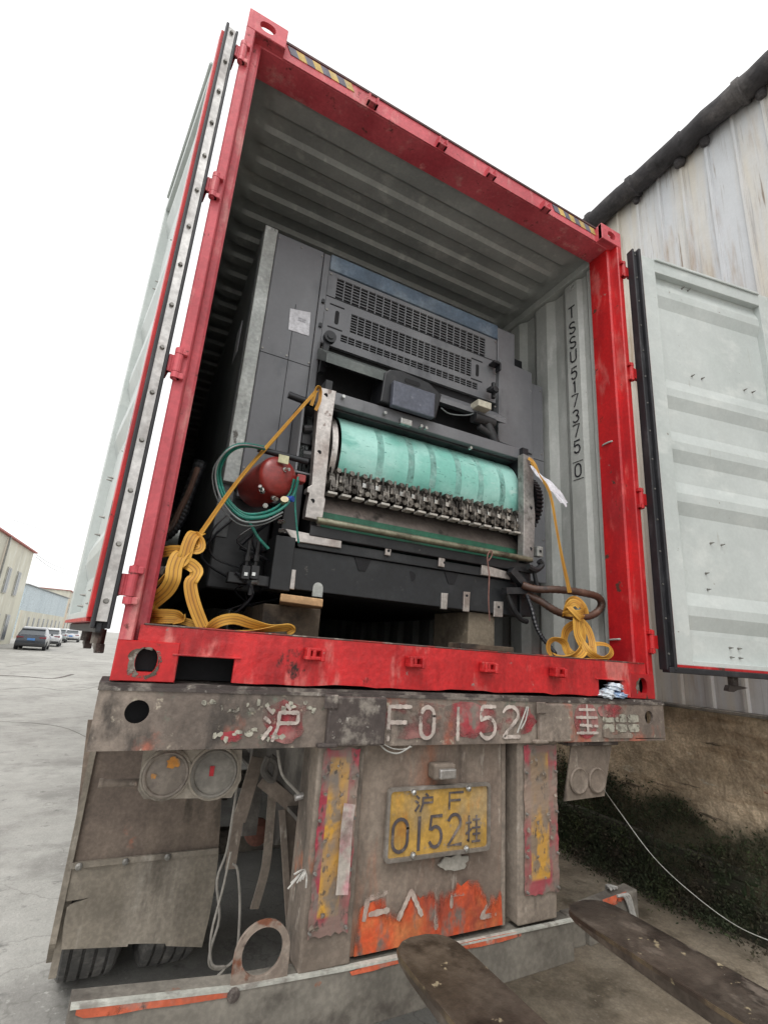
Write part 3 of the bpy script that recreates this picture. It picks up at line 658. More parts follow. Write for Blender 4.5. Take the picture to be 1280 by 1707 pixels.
# lashing rings and rods
for u, v in ((954,479),(988,483)):
    p = at(u, v, 0, 1.16); mb = MB()
    mb.tube([p+Vector((-.004,.02*math.cos(t*.785),.02*math.sin(t*.785))) for t in range(8)], .0035, 6, closed=True)
    mb.build('lashing_ring', M['inner'], ct)
for u, v in ((1004,745),(1015,1067)):
    p = at(u, v, 0, 1.155); mb = MB(); mb.tube([p, p+Vector((-.02,-.02,0)), p+Vector((-.02,-.07,.004)), p+Vector((0,-.09,.004))], .005, 6, smooth=3); mb.build('lashing_rod', M['inner'], ct)
# number painted down the wall
mb = MB()
chars = 'TSSU 517375 0'; us = [(952,521),(953,547),(954,571),(955,594),None,(957,622),(957,645),(958,668),(959,694),(960,718),(961,745),None,(963,784)]
for ch, q in zip(chars, us):
    if q is None: continue
    p = at(q[0], q[1], 0, 1.1645); w_ = .05; h_ = .085
    if ch == '1': w_ = .04
    gm_ = MB(); glyph(gm_, ch, (1.1645, .376+w_/2, p.z-h_/2), (0,-1,0), (0,0,1), w_, h_, .0105, (-1,0,0), t=.001, lift=.0015); gm_.build('painted_character', M['ink'], ct)
zc = at(963,784,0,1.1645).z
for a_, b_ in (((.415,-.06),(.335,-.06)), ((.335,-.06),(.335,.06)), ((.335,.06),(.415,.06)), ((.415,.06),(.415,-.06))):
    mb.bar((1.163, a_[0], zc+a_[1]), (1.163, b_[0], zc+b_[1]), .003, .003)
mb.split('number_frame', M['ink'], ct)

# ---------------------------------------------------------------- doors
def make_door(hx, ang, mirror, label, zt):
    """u runs from the hinge, n is the inner-face normal"""
    ud = Vector((math.cos(R(ang)), math.sin(R(ang)), 0)); nd = Vector((-ud.y, ud.x, 0))*(1 if mirror else -1)
    O = Vector((hx, -.006, 0)); Wd = 1.150; zb = .145
    P = lambda u, n_, z: O+ud*u+nd*n_+Vector((0,0,z))
    def bx(mb, u0, u1, n0, n1, z0, z1, bv=.003):
        p = [P(u0,n0,z0),P(u1,n0,z0),P(u1,n1,z0),P(u0,n1,z0),P(u0,n0,z1),P(u1,n0,z1),P(u1,n1,z1),P(u0,n1,z1)]
        if not mirror: p = [p[3],p[2],p[1],p[0],p[7],p[6],p[5],p[4]]
        mb.hexa(p, bv)
    fr = MB()
    bx(fr, .055, .165, .0, .05, zb+.03, zt-.03); d = fr.build('door_leaf', M['door'], ct); d['label'] = label
    for a_ in ((Wd-.10, Wd, zb+.03, zt-.03), (.165, Wd-.10, zt-.13, zt-.03), (.165, Wd-.10, zb+.03, zb+.055)):
        fr = MB(); bx(fr, a_[0], a_[1], .0, .05, a_[2], a_[3]); fr.build('door_rail', M['door'], d)
    fr = MB(); bx(fr, .165, Wd-.10, .050, .062, zt-.045, zt-.028); fr.build('top_flange', M['door'], d)
    # corrugated infill: crests and flat fields
    pr = [(zb+.05,0),(.335,0)]
    for z in ([.46], [1.098,1.42,1.77], [2.49]):
        for c in z: pr += [(c-.10,-.002),(c-.026,.023),(c+.026,.023),(c+.10,0)]
    pr.append((zt-.12,0)); pr.sort()
    mb = MB(); us_ = [.165,.172,Wd-.107,Wd-.10]
    rs = [[P(u, .008+n_, z) for u in us_] for z, n_ in pr]
    mb.rings(rs, closed_u=False, caps=False); mb.build('infill_panel', M['door'], d)
    mb = MB(); bx(mb, .055, Wd, -.012, -.001, zb+.03, zt-.03); mb.build('outer_skin', M['red'], d)
    # rim and gasket
    mb = MB()
    if mirror: bx(mb, .012, .056, .044, .056, zb+.03, zt-.03, .001)
    else: bx(mb, .047, .056, .0, .056, zb+.03, zt-.03, .001)
    bx(mb, .05, Wd+.004, .0, .054, zb+.018, zb+.03, .001)
    mb.split('rim', M['red'], d)
    gs = MB()
    if mirror:
        bx(gs, -.012, .012, .033, .045, zb, zt, .003); bx(gs, -.012, .010, -.008, .002, zb, zt-.01, .003); bx(gs, .012, .05, .0, .040, zb, zt-.02, .002)
    else:
        bx(gs, .030, .047, .010, .066, zb, zt, .004); bx(gs, -.006, .007, .0, .052, zb, zt, .004)
    bx(gs, .0, Wd+(.0 if mirror else .02), .012, .030 if mirror else .062, zb-.012, zb+.017, .004); bx(gs, .03, Wd, .002, .030, zt-.028, zt-.016, .003)
    gs.split('gasket', M['rubber'], d)
    mb = MB()
    if mirror: bx(mb, -.006, .008, .003, .034, zb+.02, zt-.01, .001)
    else: bx(mb, .007, .030, .020, .044, zb+.02, zt-.01, .002)
    mb.build('retainer_strip', M['strip'] if mirror else M['rubber'], d)
    for i in range(15):
        bolts = MB(); z = zb+.08+i*(zt-zb-.12)/14
        if mirror: a_ = P(-.006, .018, z); bolts.cyl(a_, a_-ud*.010, .0085, 10, .006)
        else: a_ = P(.018, .043, z); bolts.cyl(a_, a_+nd*.006, .006, 8, .004)
        bolts.build('bolt', M['bolt'], d)
    for u, z in ((.42,2.60),(.47,2.60),(.42,1.94),(.50,1.94),(.85,1.94),(.92,1.94),(.42,.86),(.50,.86),(.95,.86),(1.0,.86),(.36,.68),(.36,.59),(.9,.65),(.93,.57),(.47,.285),(.53,.285),(.47,.235),(.53,.235),(.96,.29),(.96,.24)):
        rv = MB(); a_ = P(u, .006, z); rv.cyl(a_, a_+nd*.026, .007, 8, .002); rv.build('rivet', M['bolt'], d)
    # hinge blades from the pin on the post
    sx = -1 if hx < 0 else 1
    for z in (2.60, 1.855, 1.055, .28):
        mb = MB(); pn = Vector((1.213*sx, -.006, z))
        mb.cyl(pn-Vector((0,0,.034)), pn+Vector((0,0,.034)), .0155, 14); mb.bar(pn, P(.020,-.004,z), .010, .066, (0,0,1)); bx(mb, .0, .07, -.020, -.010, z-.033, z+.033, .002)
        mb.build('hinge_blade', M['red'] if not mirror else M['red_glare'], d)
    # locking bars, keepers and handle on the outer side
    for u in (.52, .98):
        lb = MB(); lb.cyl(P(u,-.036,zb-.03), P(u,-.036,zt-.05), .015, 12)
        for z in (.3, 1.0, 1.9, 2.6): bx(lb, u-.04, u+.04, -.052, -.012, z-.03, z+.03)
        bar_ = lb.build('lock_bar', M['strip'], d)
        hb = MB(); bx(hb, u, u+.16, -.062, -.05, 1.10, 1.14); hb.build('handle', M['strip'], bar_)
        cb = MB(); cb.cyl(P(u,-.036,zb-.055), P(u,-.036,zb-.0), .024, 12)
        q = [P(u+a*.001, -.03, zb-.055+b*.001) for a, b in ((-30,0),(40,0),(95,-8),(60,-16),(20,-22),(-10,-34),(-45,-30),(-40,-14))]
        cb.slab(q, -nd*.03); cb.build('lock_cam', M['lip'], bar_)
    return d
dl = make_door(-1.254, 98.1, True, 'door swung back alongside the container, seen nearly edge on', 2.700)
dr = make_door(1.262, -10.5, False, 'door swung wide open, its pale ribbed inner face showing', 2.750)
# torn stain and hole on the right door
p0 = Y(1203,530,-.1)

# ================================================================== TRAILER
tr = empty('semi_trailer', (0, 5.5, GZ), 'dusty grey container semi trailer with painted rear beam and yellow plate', 'trailer')
BY = -.022       # front of the rear beam
holes = [(-1.130,-.082,.033), (1.128,-.082,.030)]
mb = MB()
# beam face with two round holes: strip grid around each hole
def plate_with_hole(mb, x0, x1, z0, z1, y, t, hx, hz, hr, n=24):
    def rc(i):
        a = 2*math.pi*i/n+math.pi/4; c, s_ = math.cos(a), math.sin(a)
        tx = ((x1-hx) if c > 0 else (hx-x0))/max(abs(c),1e-6); tz = ((z1-hz) if s_ > 0 else (hz-z0))/max(abs(s_),1e-6); k = min(tx, tz)
        return (hx+c*k, hz+s_*k)
    ro = [rc(i) for i in range(n)]; ri = [(hx+hr*math.cos(2*math.pi*i/n+math.pi/4), hz+hr*math.sin(2*math.pi*i/n+math.pi/4)) for i in range(n)]
    # square the outer ring corners by adding true corners
    for cx_, cz_ in ((x0,z0),(x1,z0),(x1,z1),(x0,z1)):
        i = min(range(n), key=lambda j: (ro[j][0]-cx_)**2+(ro[j][1]-cz_)**2); ro[i] = (cx_, cz_)
    mb.rings([[(a,y+t,b) for a,b in ro], [(a,y,b) for a,b in ro], [(a,y,b) for a,b in ri], [(a,y+t,b) for a,b in ri]], caps=False)
plate_with_hole(mb, -1.240, -1.02, -.178, -.016, BY, .012, *holes[0])
plate_with_hole(mb, 1.02, 1.240, -.174, -.016, BY, .012, *holes[1])
mb.box(-1.02, 1.02, BY, BY+.012, -.178, -.016)
rear = mb.build('rear_beam', M['beam'], tr)
mb = MB()
rnd = random.Random(8)
top = [(-1.243+i*.0829, -.016+rnd.uniform(0,.006)) for i in range(31)]
mb.slab([(-1.243,BY-.004,-.024)]+[(x,BY-.004,z) for x, z in top]+[(1.243,BY-.004,-.024)], (0,.016,0))
mb.box(-1.243, 1.243, BY+.012, .22, -.016, -.004)
mb.build('beam_lip', M['lip'], rear)
mb = MB(); mb.box(-1.21,-1.05,.05,.09,-.15,-.03); mb.box(1.05,1.21,.05,.09,-.15,-.03); mb.split('beam_hole_shade', M['dark'], rear)  # dark boxes added as painted shade behind the beam holes
mb = MB(); mb.box(-1.24, 1.24, BY, .20, -.186, -.178); mb.box(-1.24, 1.24, .10, .11, -.178, -.016); mb.build('beam_flange', M['beam'], rear)
# cover plates bent over the beam
for k, (a, b, c, d_) in enumerate(((548,638,1160,1240), (895,952,1172,1236))):
    p = Y(a, c, BY-.01); q = Y(b, d_, BY-.01); mb = MB()
    mb.box(p.x, q.x, BY-.026, BY-.004, -.180, p.z, .006)
    mb.box(p.x-.02, p.x+.03, BY-.032, BY-.024, p.z-.04, p.z+.006, .004)
    mb.box(p.x-.03, p.x+.04, BY-.034, BY-.006, -.184, -.170, .005)
    mb.build('cover_plate', M['lip'] if k == 0 else M['beam'], tr)
# painted patches and lettering on the beam
FY = BY-.0005
def patch(cx, cz, rx, rz, m, y=FY, seed=1, name='paint_patch', parent=rear, rough=.3, lift=.002):
    mb = MB(); mb.slab([(x, y-lift, z) for x, z in blob(cx, cz, rx, rz, 26, rough, seed)], (0,.0012,0)); return mb.build(name, m, parent)
patch(-.685,-.103,.085,.072,M['pinkred'],seed=2); patch(-.02,-.100,.29,.070,M['pinkred'],seed=3); patch(.30,-.104,.12,.064,M['pinkred'],seed=13,lift=.0034); patch(-.16,-.10,.17,.072,M['pinkred'],seed=19,lift=.0034)
patch(.700,-.098,.075,.076,M['pinkred'],seed=4,rough=.1); patch(.86,-.055,.09,.030,M['pinkred'],seed=5,rough=.1,lift=.0034); patch(-.85,-.150,.035,.020,M['pinkred'],seed=15)
mb = MB()
def gl2(ch, u0, v0, u1, v1, sw, wdt=None, y=FY):
    p = Y(u0, v1, y); q = Y(u1, v0, y)
    gm_ = MB(); glyph(gm_, ch, (p.x, y, p.z), (1,0,0), (0,0,1), q.x-p.x, q.z-p.z, sw*.86, (0,-1,0), lift=.004, brush=True); gm_.build('painted_character', M['chalk'], rear)
gl2('hu',437,1175,500,1234,.014); gl2('F',643,1178,684,1233,.016); gl2('0',698,1178,724,1231,.016); gl2('I',758,1180,766,1233,.016)
gl2('5',797,1178,826,1231,.016); gl2('2',836,1178,864,1228,.016); gl2('gui',958,1176,992,1224,.013)
mb.bm.free()
# remains of old sheeting and lettering
mb = MB(); rnd = random.Random(21)
for i in range(16):
    x = -.94+i*.024+rnd.uniform(-.01,.01); z = -.055+rnd.uniform(-.02,.012); mb.slab([(a,FY-.003,b) for a,b in blob(x,z,rnd.uniform(.006,.014),rnd.uniform(.006,.014),9,.5,i)], (0,.0012,0))
for i in range(12):
    x = -.90+i*.02+rnd.uniform(-.01,.01); z = -.150+rnd.uniform(-.015,.02); mb.slab([(a,FY-.003,b) for a,b in blob(x,z,rnd.uniform(.006,.016),rnd.uniform(.004,.012),9,.5,i+40)], (0,.0012,0))
for r_ in range(2):
    for i in range(3): mb.slab([(a,FY-.003,b) for a,b in blob(.84+i*.085,-.087-r_*.042+(.0),.040,.019,18,.14,60+i+r_*7,6)], (0,.0012,0))
mb.split('paint_flake', mat('old white flakes', (.42,.40,.33), .7, layers=[((.2,.18,.15),22,.5,.6,(1,1,1))], alpha=(18,.40,.46)), rear)
mb = MB(); rnd = random.Random(31)
mb.slab([(x,FY-.006,z) for x, z in [(.80,-.135),(.84,-.128),(.845,-.15),(.87,-.158),(.92,-.155),(.96,-.148),(.985,-.150),(1.0,-.160),(.99,-.172),(.84,-.172),(.80,-.165)]], (0,.004,0)); mb.build('torn_sheet', M['grey'], rear)
# columns
def column(x0, x1, xb0, xb1, ztop, zbot, y, depth, xs, name='support_column'):
    mb = MB()
    p = [(xb0,y,zbot),(xb1,y,zbot),(xb1,y+depth,zbot),(xb0,y+depth,zbot),(x0,y,ztop),(x1,y,ztop),(x1,y+depth,ztop),(x0,y+depth,ztop)]
    mb.hexa([Vector(v) for v in p], .006); return mb.build(name, M['grey'], tr)
c1 = column(-.545,-.372,-.545,-.372,-.186,-.83,.0,.16,None)
c2 = column(.322,.545,.322,.522,-.186,-.83,.0,.16,None)
def sheet(x0, x1, z0, z1, y, m, parent, seed):
    rnd = random.Random(seed); mb = MB(); nx, nz = 10, 44
    ph = [rnd.uniform(0,6) for _ in range(4)]
    def fn(u, v):
        ex = (.004 if u == 0 or u == 1 else 0)
        x = x0+(x1-x0)*u+ex*math.sin(v*31+ph[0])*.4+ex*rnd.uniform(-.4,.4); z = z0+(z1-z0)*v+(.006*rnd.uniform(-1,1) if v in (0,1) else 0)
        bump_ = .0012*math.sin(v*23+ph[1])*math.sin(u*5+ph[2])+.0008*math.sin(v*57+u*9+ph[3])+rnd.uniform(0,.0006)
        if u in (0,1): bump_ += rnd.uniform(0,.003)
        return Vector((x, y-.006-abs(bump_), z))
    mb.grid(fn, nx, nz); return mb.build('reflective_sheet', m, parent)
s1 = sheet(-.530,-.395,-.735,-.195,.0,M['reflA'],c1,3)
s2 = sheet(.350,.530,-.735,-.200,.0,M['reflB'],c2,5)
mb = MB()
for (xa, xb, n_, o_) in ((-.530,-.395,6,c1), (.350,.530,6,c2)):
    pass
for zz in (-.72,-.56,-.41,-.28):
    for xx in (-.524,-.402): mb.cyl((xx,-.010,zz),(xx,-.020,zz),.006,8,.004)
mb.split('rivet', M['bolt'], c1)
mb = MB()
for zz in (-.72,-.6,-.45,-.3):
    for xx in (.360,.521): mb.cyl((xx,-.010,zz),(xx,-.020,zz),.006,8,.004)
mb.split('rivet', M['bolt'], c2)
# hanging torn strip on the left column
mb = MB(); mb.ribbon([Y(583,1340,-.018), Y(578,1380,-.03), Y(574,1440,-.03), Y(570,1492,-.045)], (1,0,.02), .042, .0015, 5)
mb.build('torn_strip', mat('pink white torn strip', (.50,.24,.26), .5, layers=[((.48,.43,.38),2.5,.46,.54,(1,1,1)), ((.28,.2,.18),9,.52,.7,(1,1,1))]), tr)
# flakes of mud and peeled film curling off the sheets
mb = MB(); rnd = random.Random(77)
for (xa, xb) in ((-.525,-.40),(.36,.52)):
    for i in range(16):
        cx = rnd.uniform(xa, xb); cz = rnd.uniform(-.72,-.22); r_ = rnd.uniform(.004,.010); tl = rnd.uniform(-.006,.0)
        vs = [Vector((cx+math.cos(a*1.257)*r_*rnd.uniform(.6,1.3), -.013-rnd.uniform(0,.008), cz+math.sin(a*1.257)*r_*rnd.uniform(.6,1.3))) for a in range(5)]
        mb.slab(vs, (0,-.0015,0))
mb.split('mud_flake', M['grey'], tr)
# centre panel
mb = MB()
def cp(u, v):
    x = (-.372+(.262+.372)*u) if True else 0
    x += (.018*v if u == 1 else 0)
    return Vector((x, .030+.006*math.sin(u*3.1)*math.sin(v*2.5)+.003*math.sin(u*9+v*4), -.187-.64*(1-v)))
mb.grid(cp, 20, 20); center = mb.build('rear_panel', M['panel'], tr, smooth=True)
mb = MB(); mb.box(.262,.281,.024,.16,-.83,-.187,.003); mb.build('panel_edge', M['grey'], center)
mb = MB(); mb.box(-.37,.28,.06,.10,-.83,-.187); mb.build('panel_backing', M['chassis'], center)
# lamp above the plate
p = Y(738,1285,.0); mb = MB(); mb.box(p.x-.048,p.x+.048,-.02,.034,p.z-.028,p.z+.028,.010,3); lampp = mb.build('plate_lamp', M['grey'], tr)
mb = MB(); mb.box(p.x-.032,p.x+.040,-.034,-.016,p.z-.022,p.z+.012,.005); mb.build('lamp_cover', M['strip'], lampp)
# number plate
A = Y(652,1316,.012); Bp = Y(811,1306,.012); Cc = Y(806,1411,.012); D = Y(646,1437,.012)
xc = (A.x+Bp.x+Cc.x+D.x)/4; zc = (A.z+Bp.z+Cc.z+D.z)/4; pw, ph = .222, .111
def rrect(cx, cz, w_, h_, r_, y, n=5):
    o = []
    for qx, qz, a0 in ((1,1,0),(-1,1,90),(-1,-1,180),(1,-1,270)):
        for i in range(n+1):
            a = R(a0+90*i/n); o.append((cx+qx*(w_-r_)+r_*math.cos(a), y, cz+qz*(h_-r_)+r_*math.sin(a)))
    return o
mb = MB(); mb.slab(rrect(xc,zc,pw,ph,.014,.010), (0,.010,0)); npl = mb.build('number_plate', M['plate'], tr)
mb = MB(); n_ = 24
o1 = rrect(xc,zc,pw+.006,ph+.006,.017,.014); o2 = rrect(xc,zc,pw+.006,ph+.006,.017,.001); o3 = rrect(xc,zc,pw-.006,ph-.006,.012,.001); o4 = rrect(xc,zc,pw-.006,ph-.006,.012,.012)
mb.rings([o1,o2,o3,o4], caps=False); mb.build('plate_frame', M['plateframe'], npl)
mb = MB(); PY = .0095
def pg(ch, x0, x1, z0, z1, sw):
    gm_ = MB(); glyph(gm_, ch, (xc+x0, PY, zc+z0), (1,0,0), (0,0,1), x1-x0, z1-z0, sw*.9, (0,-1,0), lift=.0012, t=.0015); gm_.build('plate_character', M['plateink'], npl)
pg('hu',-.110,-.035,.034,.090,.008); pg('F',.035,.100,.034,.088,.009)
pg('0',-.200,-.135,-.088,.014,.0125); pg('I',-.100,-.080,-.088,.014,.0135); pg('5',-.048,.010,-.086,.014,.0125); pg('2',.035,.095,-.086,.014,.0125); pg('gua',.118,.180,-.086,.004,.008)
mb.bm.free()
mb = MB()
for x, z in ((-.125,.100),(.120,.100),(-.115,-.101),(.115,-.101)): mb.lathe((xc+x,.003,zc+z),(0,-1,0),[(0,.012),(.004,.012),(.010,.009),(.013,.003)],14)
mb.split('plate_bolt', M['chrome'], npl)
mb = MB(); mb.slab([(x,.018,z) for x, z in blob(Y(757,1438,.02).x, Y(757,1438,.02).z,.075,.028,20,.35,9)], (0,.006,0)); mb.build('torn_sticker', mat('grey sticker', (.36,.34,.30), .5), tr)
# orange painted foot of the panel with white letter remains
mb = MB(); rnd = random.Random(5)
pts = [(-.352,-.822),(-.352,-.690)]+[(-.352+i*.035, -.690+.045*(i/17)+rnd.uniform(-.022,.022)) for i in range(1,17)]+[(.250,-.640),(.262,-.822)]
mb.slab([(x,.0175,z) for x, z in pts], (0,.0012,0)); mb.build('orange_band', M['orange'], center)
GL['A'] = [[(0,0),(.5,1)], [(.5,1),(1,0)]]; GL['Z'] = [[(.1,1),(.9,1)], [(.9,1),(.05,0)], [(.05,0),(.9,0)]]; GL['G'] = [[(0,0),(0,1)], [(0,1),(1,1)]]; GL['FF'] = [[(.1,0),(.2,1)], [(.2,.95),(.9,1.1)], [(.3,.2),(1,.25)]]
M['ghost'].node_tree.nodes['Principled BSDF'].inputs['Roughness'].default_value = .8
for ch, u0, v0, u1, v1, sw in (('FF',602,1490,648,1534,.017),('A',664,1482,704,1532,.016),('I',720,1478,735,1548,.019),('G',752,1488,776,1512,.013),('Z',800,1483,828,1529,.015)):
    p = Y(u0,v1,.0155); q = Y(u1,v0,.0155); gm_ = MB(); glyph(gm_, ch, (p.x,.0155,p.z), (1,0,0), (0,0,1), q.x-p.x, q.z-p.z, sw, (0,-1,0), lift=.0006, t=.0008, brush=True); gm_.build('faded_letter', M['ghost'], center)
# underrun bar
mb = MB()
def bar_pt(u): return -1.22+2.22*u
mb.slab([Vector((x,-.01,z)) for x, z in ((-1.155,-.785),(-.74,-.824),(-.40,-.836),(.60,-.846),(.60,-.980),(.2,-.990),(-.3,-1.0),(-.74,-.975),(-1.155,-.945))], (0,.08,0), .004)
mb.hexa([Vector(v) for v in [(.70,-.0,-.955),(1.0,-.0,-.935),(1.0,.07,-.935),(.70,.07,-.955),(.70,-.0,-.822),(1.0,-.0,-.790),(1.0,.07,-.790),(.70,.07,-.822)]], .006)
mb.box(.60,.70,.02,.07,-.96,-.84,.006)
bar = mb.build('underrun_bar', mat('grey underrun paint', (.165,.158,.14), .75, layers=[((.23,.22,.195),3,.42,.64,(1,1,1)), ((.10,.09,.08),5,.50,.66,(1,1,1)), ((.30,.12,.07),9,.66,.72,(1,1,1))], bump=(30,.35,.004)), tr)
def fpatch(poly, m, name, parent, y=-.012, t=.0012):
    mb = MB(); mb.slab([Vector((Y(u,v,y).x, y, Y(u,v,y).z)) for u, v in poly], (0,-t,0)); return mb.build(name, m, parent)
fpatch([(128,1683),(250,1666),(380,1650),(389,1654),(382,1662),(345,1668),(300,1675),(240,1682),(190,1692),(140,1697),(126,1692)], M['orange_line'], 'orange_paint', bar)
fpatch([(583,1620),(620,1608),(662,1598),(664,1606),(640,1612),(622,1618),(586,1626)], M['orange_line'], 'orange_paint', bar)
fpatch([(762,1574),(800,1565),(868,1552),(868,1560),(835,1570),(800,1578),(764,1584)], M['orange_line'], 'orange_paint', bar)
fpatch([(1003,1500),(1043,1486),(1045,1500),(1010,1514)], M['orange_line'], 'orange_paint', bar, y=-.002)
mb = MB()
mb.slab([Vector((x,-.014,z)) for x, z in ((-1.152,-.781),(-.74,-.819),(-.40,-.831),(.60,-.841),(.60,-.847),(-.40,-.838),(-.74,-.826),(-1.152,-.788))], (0,.02,0)); mb.build('bar_edge', mat('pale edge', (.5,.5,.45), .7, layers=[((.3,.28,.25),14,.5,.65,(1,1,1))]), bar)
mb = MB(); 
for q in range(3): mb.tube([(.86+q*.02,-.008,-.795),(.90+q*.015,-.012,-.80),(.93+q*.01,-.014,-.86),(.945+q*.012,-.01,-.93),(.95,.08,-.90),(.9,.08,-.8),(.87+q*.02,.03,-.785)], .006, 6, smooth=4)
mb.build('tied_cord', mat('dirty cord', (.34,.33,.31), .8), tr)
# ring bracket
p = Y(437,1600,.0); mb = MB(); cx, cz = p.x, p.z; n_ = 32
cz = Y(437,1590,0).z; pc = p; rad_o = (Y(483,1600,0).x-Y(392,1600,0).x)/2; rad_i = rad_o*.74
ou = []; inn = []
for i in range(n_):
    a = 2*math.pi*i/n_; x, z = math.cos(a), math.sin(a)
    if z < 0:
        k = 1/max(abs(x), abs(z)*.92); ox, oz = cx+rad_o*x*min(k,1.0/abs(x) if abs(x) > 1e-3 else 9), cz+rad_o*z*k
        ox = max(cx-rad_o, min(cx+rad_o, ox)); oz = max(-.838, oz-.006)
    else: ox, oz = cx+rad_o*x, cz+rad_o*z
    ou.append((ox, oz)); inn.append((cx+rad_i*x, cz+.004+rad_i*z))
mb.rings([[(a,.012,b) for a,b in ou],[(a,.0,b) for a,b in ou],[(a,.0,b) for a,b in inn],[(a,.012,b) for a,b in inn]], caps=False, closed_v=True)
mb.build('ring_bracket', mat('rusty ring bracket', (.24,.20,.17), .75, layers=[((.17,.065,.035),7,.53,.60,(1,1,1)), ((.34,.30,.26),14,.52,.66,(1,1,1)), ((.05,.03,.025),9,.6,.68,(1,1,1))], bump=(30,.4,.004)), tr)
mb = MB(); q = Y(389,1658,-.012); mb.lathe(q, (0,-1,0), [(0,.018),(.006,.018),(.008,.010)], 14); mb.build('bar_bolt', M['lip'], tr)
# lamp panels
lpan = MB(); poly = [(240,1250),(404,1250),(402,1300),(386,1330),(240,1332),(230,1316)]
lpan.slab([Y(u,v,.15) for u, v in poly], (0,.006,0)); lp = lpan.build('lamp_panel', M['mudflap'], tr)
for u, v, au in ((277,1290,40),(357,1288,40)):
    c = Y(u,v,.15); r_ = (Y(u+au,v,.15).x-c.x)*.95
    mb = MB(); mb.lathe((c.x,.150,c.z),(0,-1,0),[(0,r_),(.010,r_),(.016,r_*.93),(.014,r_*.86),(.008,r_*.82),(.010,r_*.5),(.014,0)],28); ln = mb.build('tail_lamp', M['lens'] if u < 300 else mat('grey dusty lens',(.17,.155,.135),.6,layers=[((.26,.24,.21),6,.45,.66,(1,1,1)),((.16,.14,.12),14,.64,.7,(1,1,1))],bump=(20,.2,.003)), lp, smooth=True)
    mb = MB(); mb.tube([(c.x+r_*1.03*math.cos(a*.2618),.144,c.z+r_*1.03*math.sin(a*.2618)) for a in range(24)], .0055, 6, closed=True); mb.build('lamp_rim', M['mudflap'], ln)
for q_, (u, v, ru, rv) in enumerate(((289,1272,.022,.020),(256,1294,.010,.009))):
    c = Y(u,v,.13); mb = MB(); mb.slab([(x,.1325,z) for x, z in blob(c.x,c.z,ru,rv,18,.4,31+q_)], (0,-.001,0)); mb.build('amber_patch', mat('amber lens', (.62,.25,.03), .3, layers=[((.3,.22,.14),14,.48,.6,(1,1,1))]), lp)
cc = Y(352,1285,.15)
mb = MB(); mb.box(cc.x-.007,cc.x+.007,.132,.137,cc.z-.012,cc.z+.018); mb.build('red_chip', mat('red lens chip', (.45,.02,.03), .35), lp)
mb = MB(); mb.cyl(Y(167,1306,.17), Y(236,1304,.17), .011, 14); mb.cyl(Y(165,1306,.17), Y(172,1306,.17), .014, 14); mb.build('lamp_bracket_pipe', M['grey'], tr)
rp = MB(); rp.slab([Y(u,v,.03) for u, v in ((952,1243),(1019,1243),(1007,1327),(940,1336))], (0,.006,0)); lp2 = rp.build('lamp_panel', M['grey'], tr)
for u, v, au, av in ((963,1301,17,24),(993,1300,13,23)):
    c = Y(u,v,.03); r_ = (Y(u,v-av,.03).z-c.z)*.95
    mb = MB(); mb.lathe((c.x,.030,c.z),(0,-1,0),[(0,r_),(.008,r_),(.012,r_*.9),(.008,r_*.78),(.006,r_*.7),(.010,0)],24); mb.build('tail_lamp', M['grey'], lp2, smooth=True)
mb = MB(); mb.box(.61,.93,.0,.10,-.206,-.188,.003); mb.build('lamp_hanger', M['lip'], tr)
# mudguard and flap behind the left tyre
MY = 1.02
def quad_slab(name, poly, y, t, m, parent, sub=0):
    mb = MB(); mb.slab([Vector((Y(u,v,y).x, y, Y(u,v,y).z)) for u, v in poly], (0,t,0)); return mb.build(name, m, parent)
quad_slab('mudguard', [(147,1200),(378,1200),(364,1425),(130,1437),(119,1440)], MY, .01, M['guard'], tr)
quad_slab('clamp_strip', [(113,1440),(365,1414),(364,1423),(112,1450)], MY-.022, .014, M['mudflap'], tr)
fl = MB(); rnd = random.Random(2)
tp = [(112,1447),(365,1420)]; 
right = [(365,1420),(358,1480),(349,1530),(337,1579)]; bot = [(300,1578),(277,1577),(276,1573),(235,1573),(214,1574),(213,1578),(170,1580),(103,1583)]; left = [(106,1545),(112,1513),(124,1506),(152,1496),(130,1500),(108,1503),(110,1470)]
fl.slab([Vector((Y(u,v,MY-.012).x, MY-.012, Y(u,v,MY-.012).z)) for u, v in right+bot+left+[(112,1447)]], (0,.012,0)); flap = fl.build('mudflap', M['mudflap'], tr)
mb = MB()
for u, v in ((132,1444),(210,1436),(280,1428)): mb.lathe(Y(u,v,MY-.022),(0,-1,0),[(0,.014),(.008,.014),(.012,.007)],10)
mb.split('flap_bolt', M['bolt'], tr)
mb = MB(); mb.slab([Vector((-1.222,MY-.02,-.30)),Vector((-1.222,MY+.04,-.30)),Vector((-1.222,MY+.16,-1.20)),Vector((-1.222,MY+.12,-1.23)),Vector((-1.222,MY-.02,-1.10))], (-.024,0,0)); mb.box(-1.224,-1.196,MY+.02,MY+.05,-1.24,-.30); mb.build('guard_side', M['mudflap'], tr)
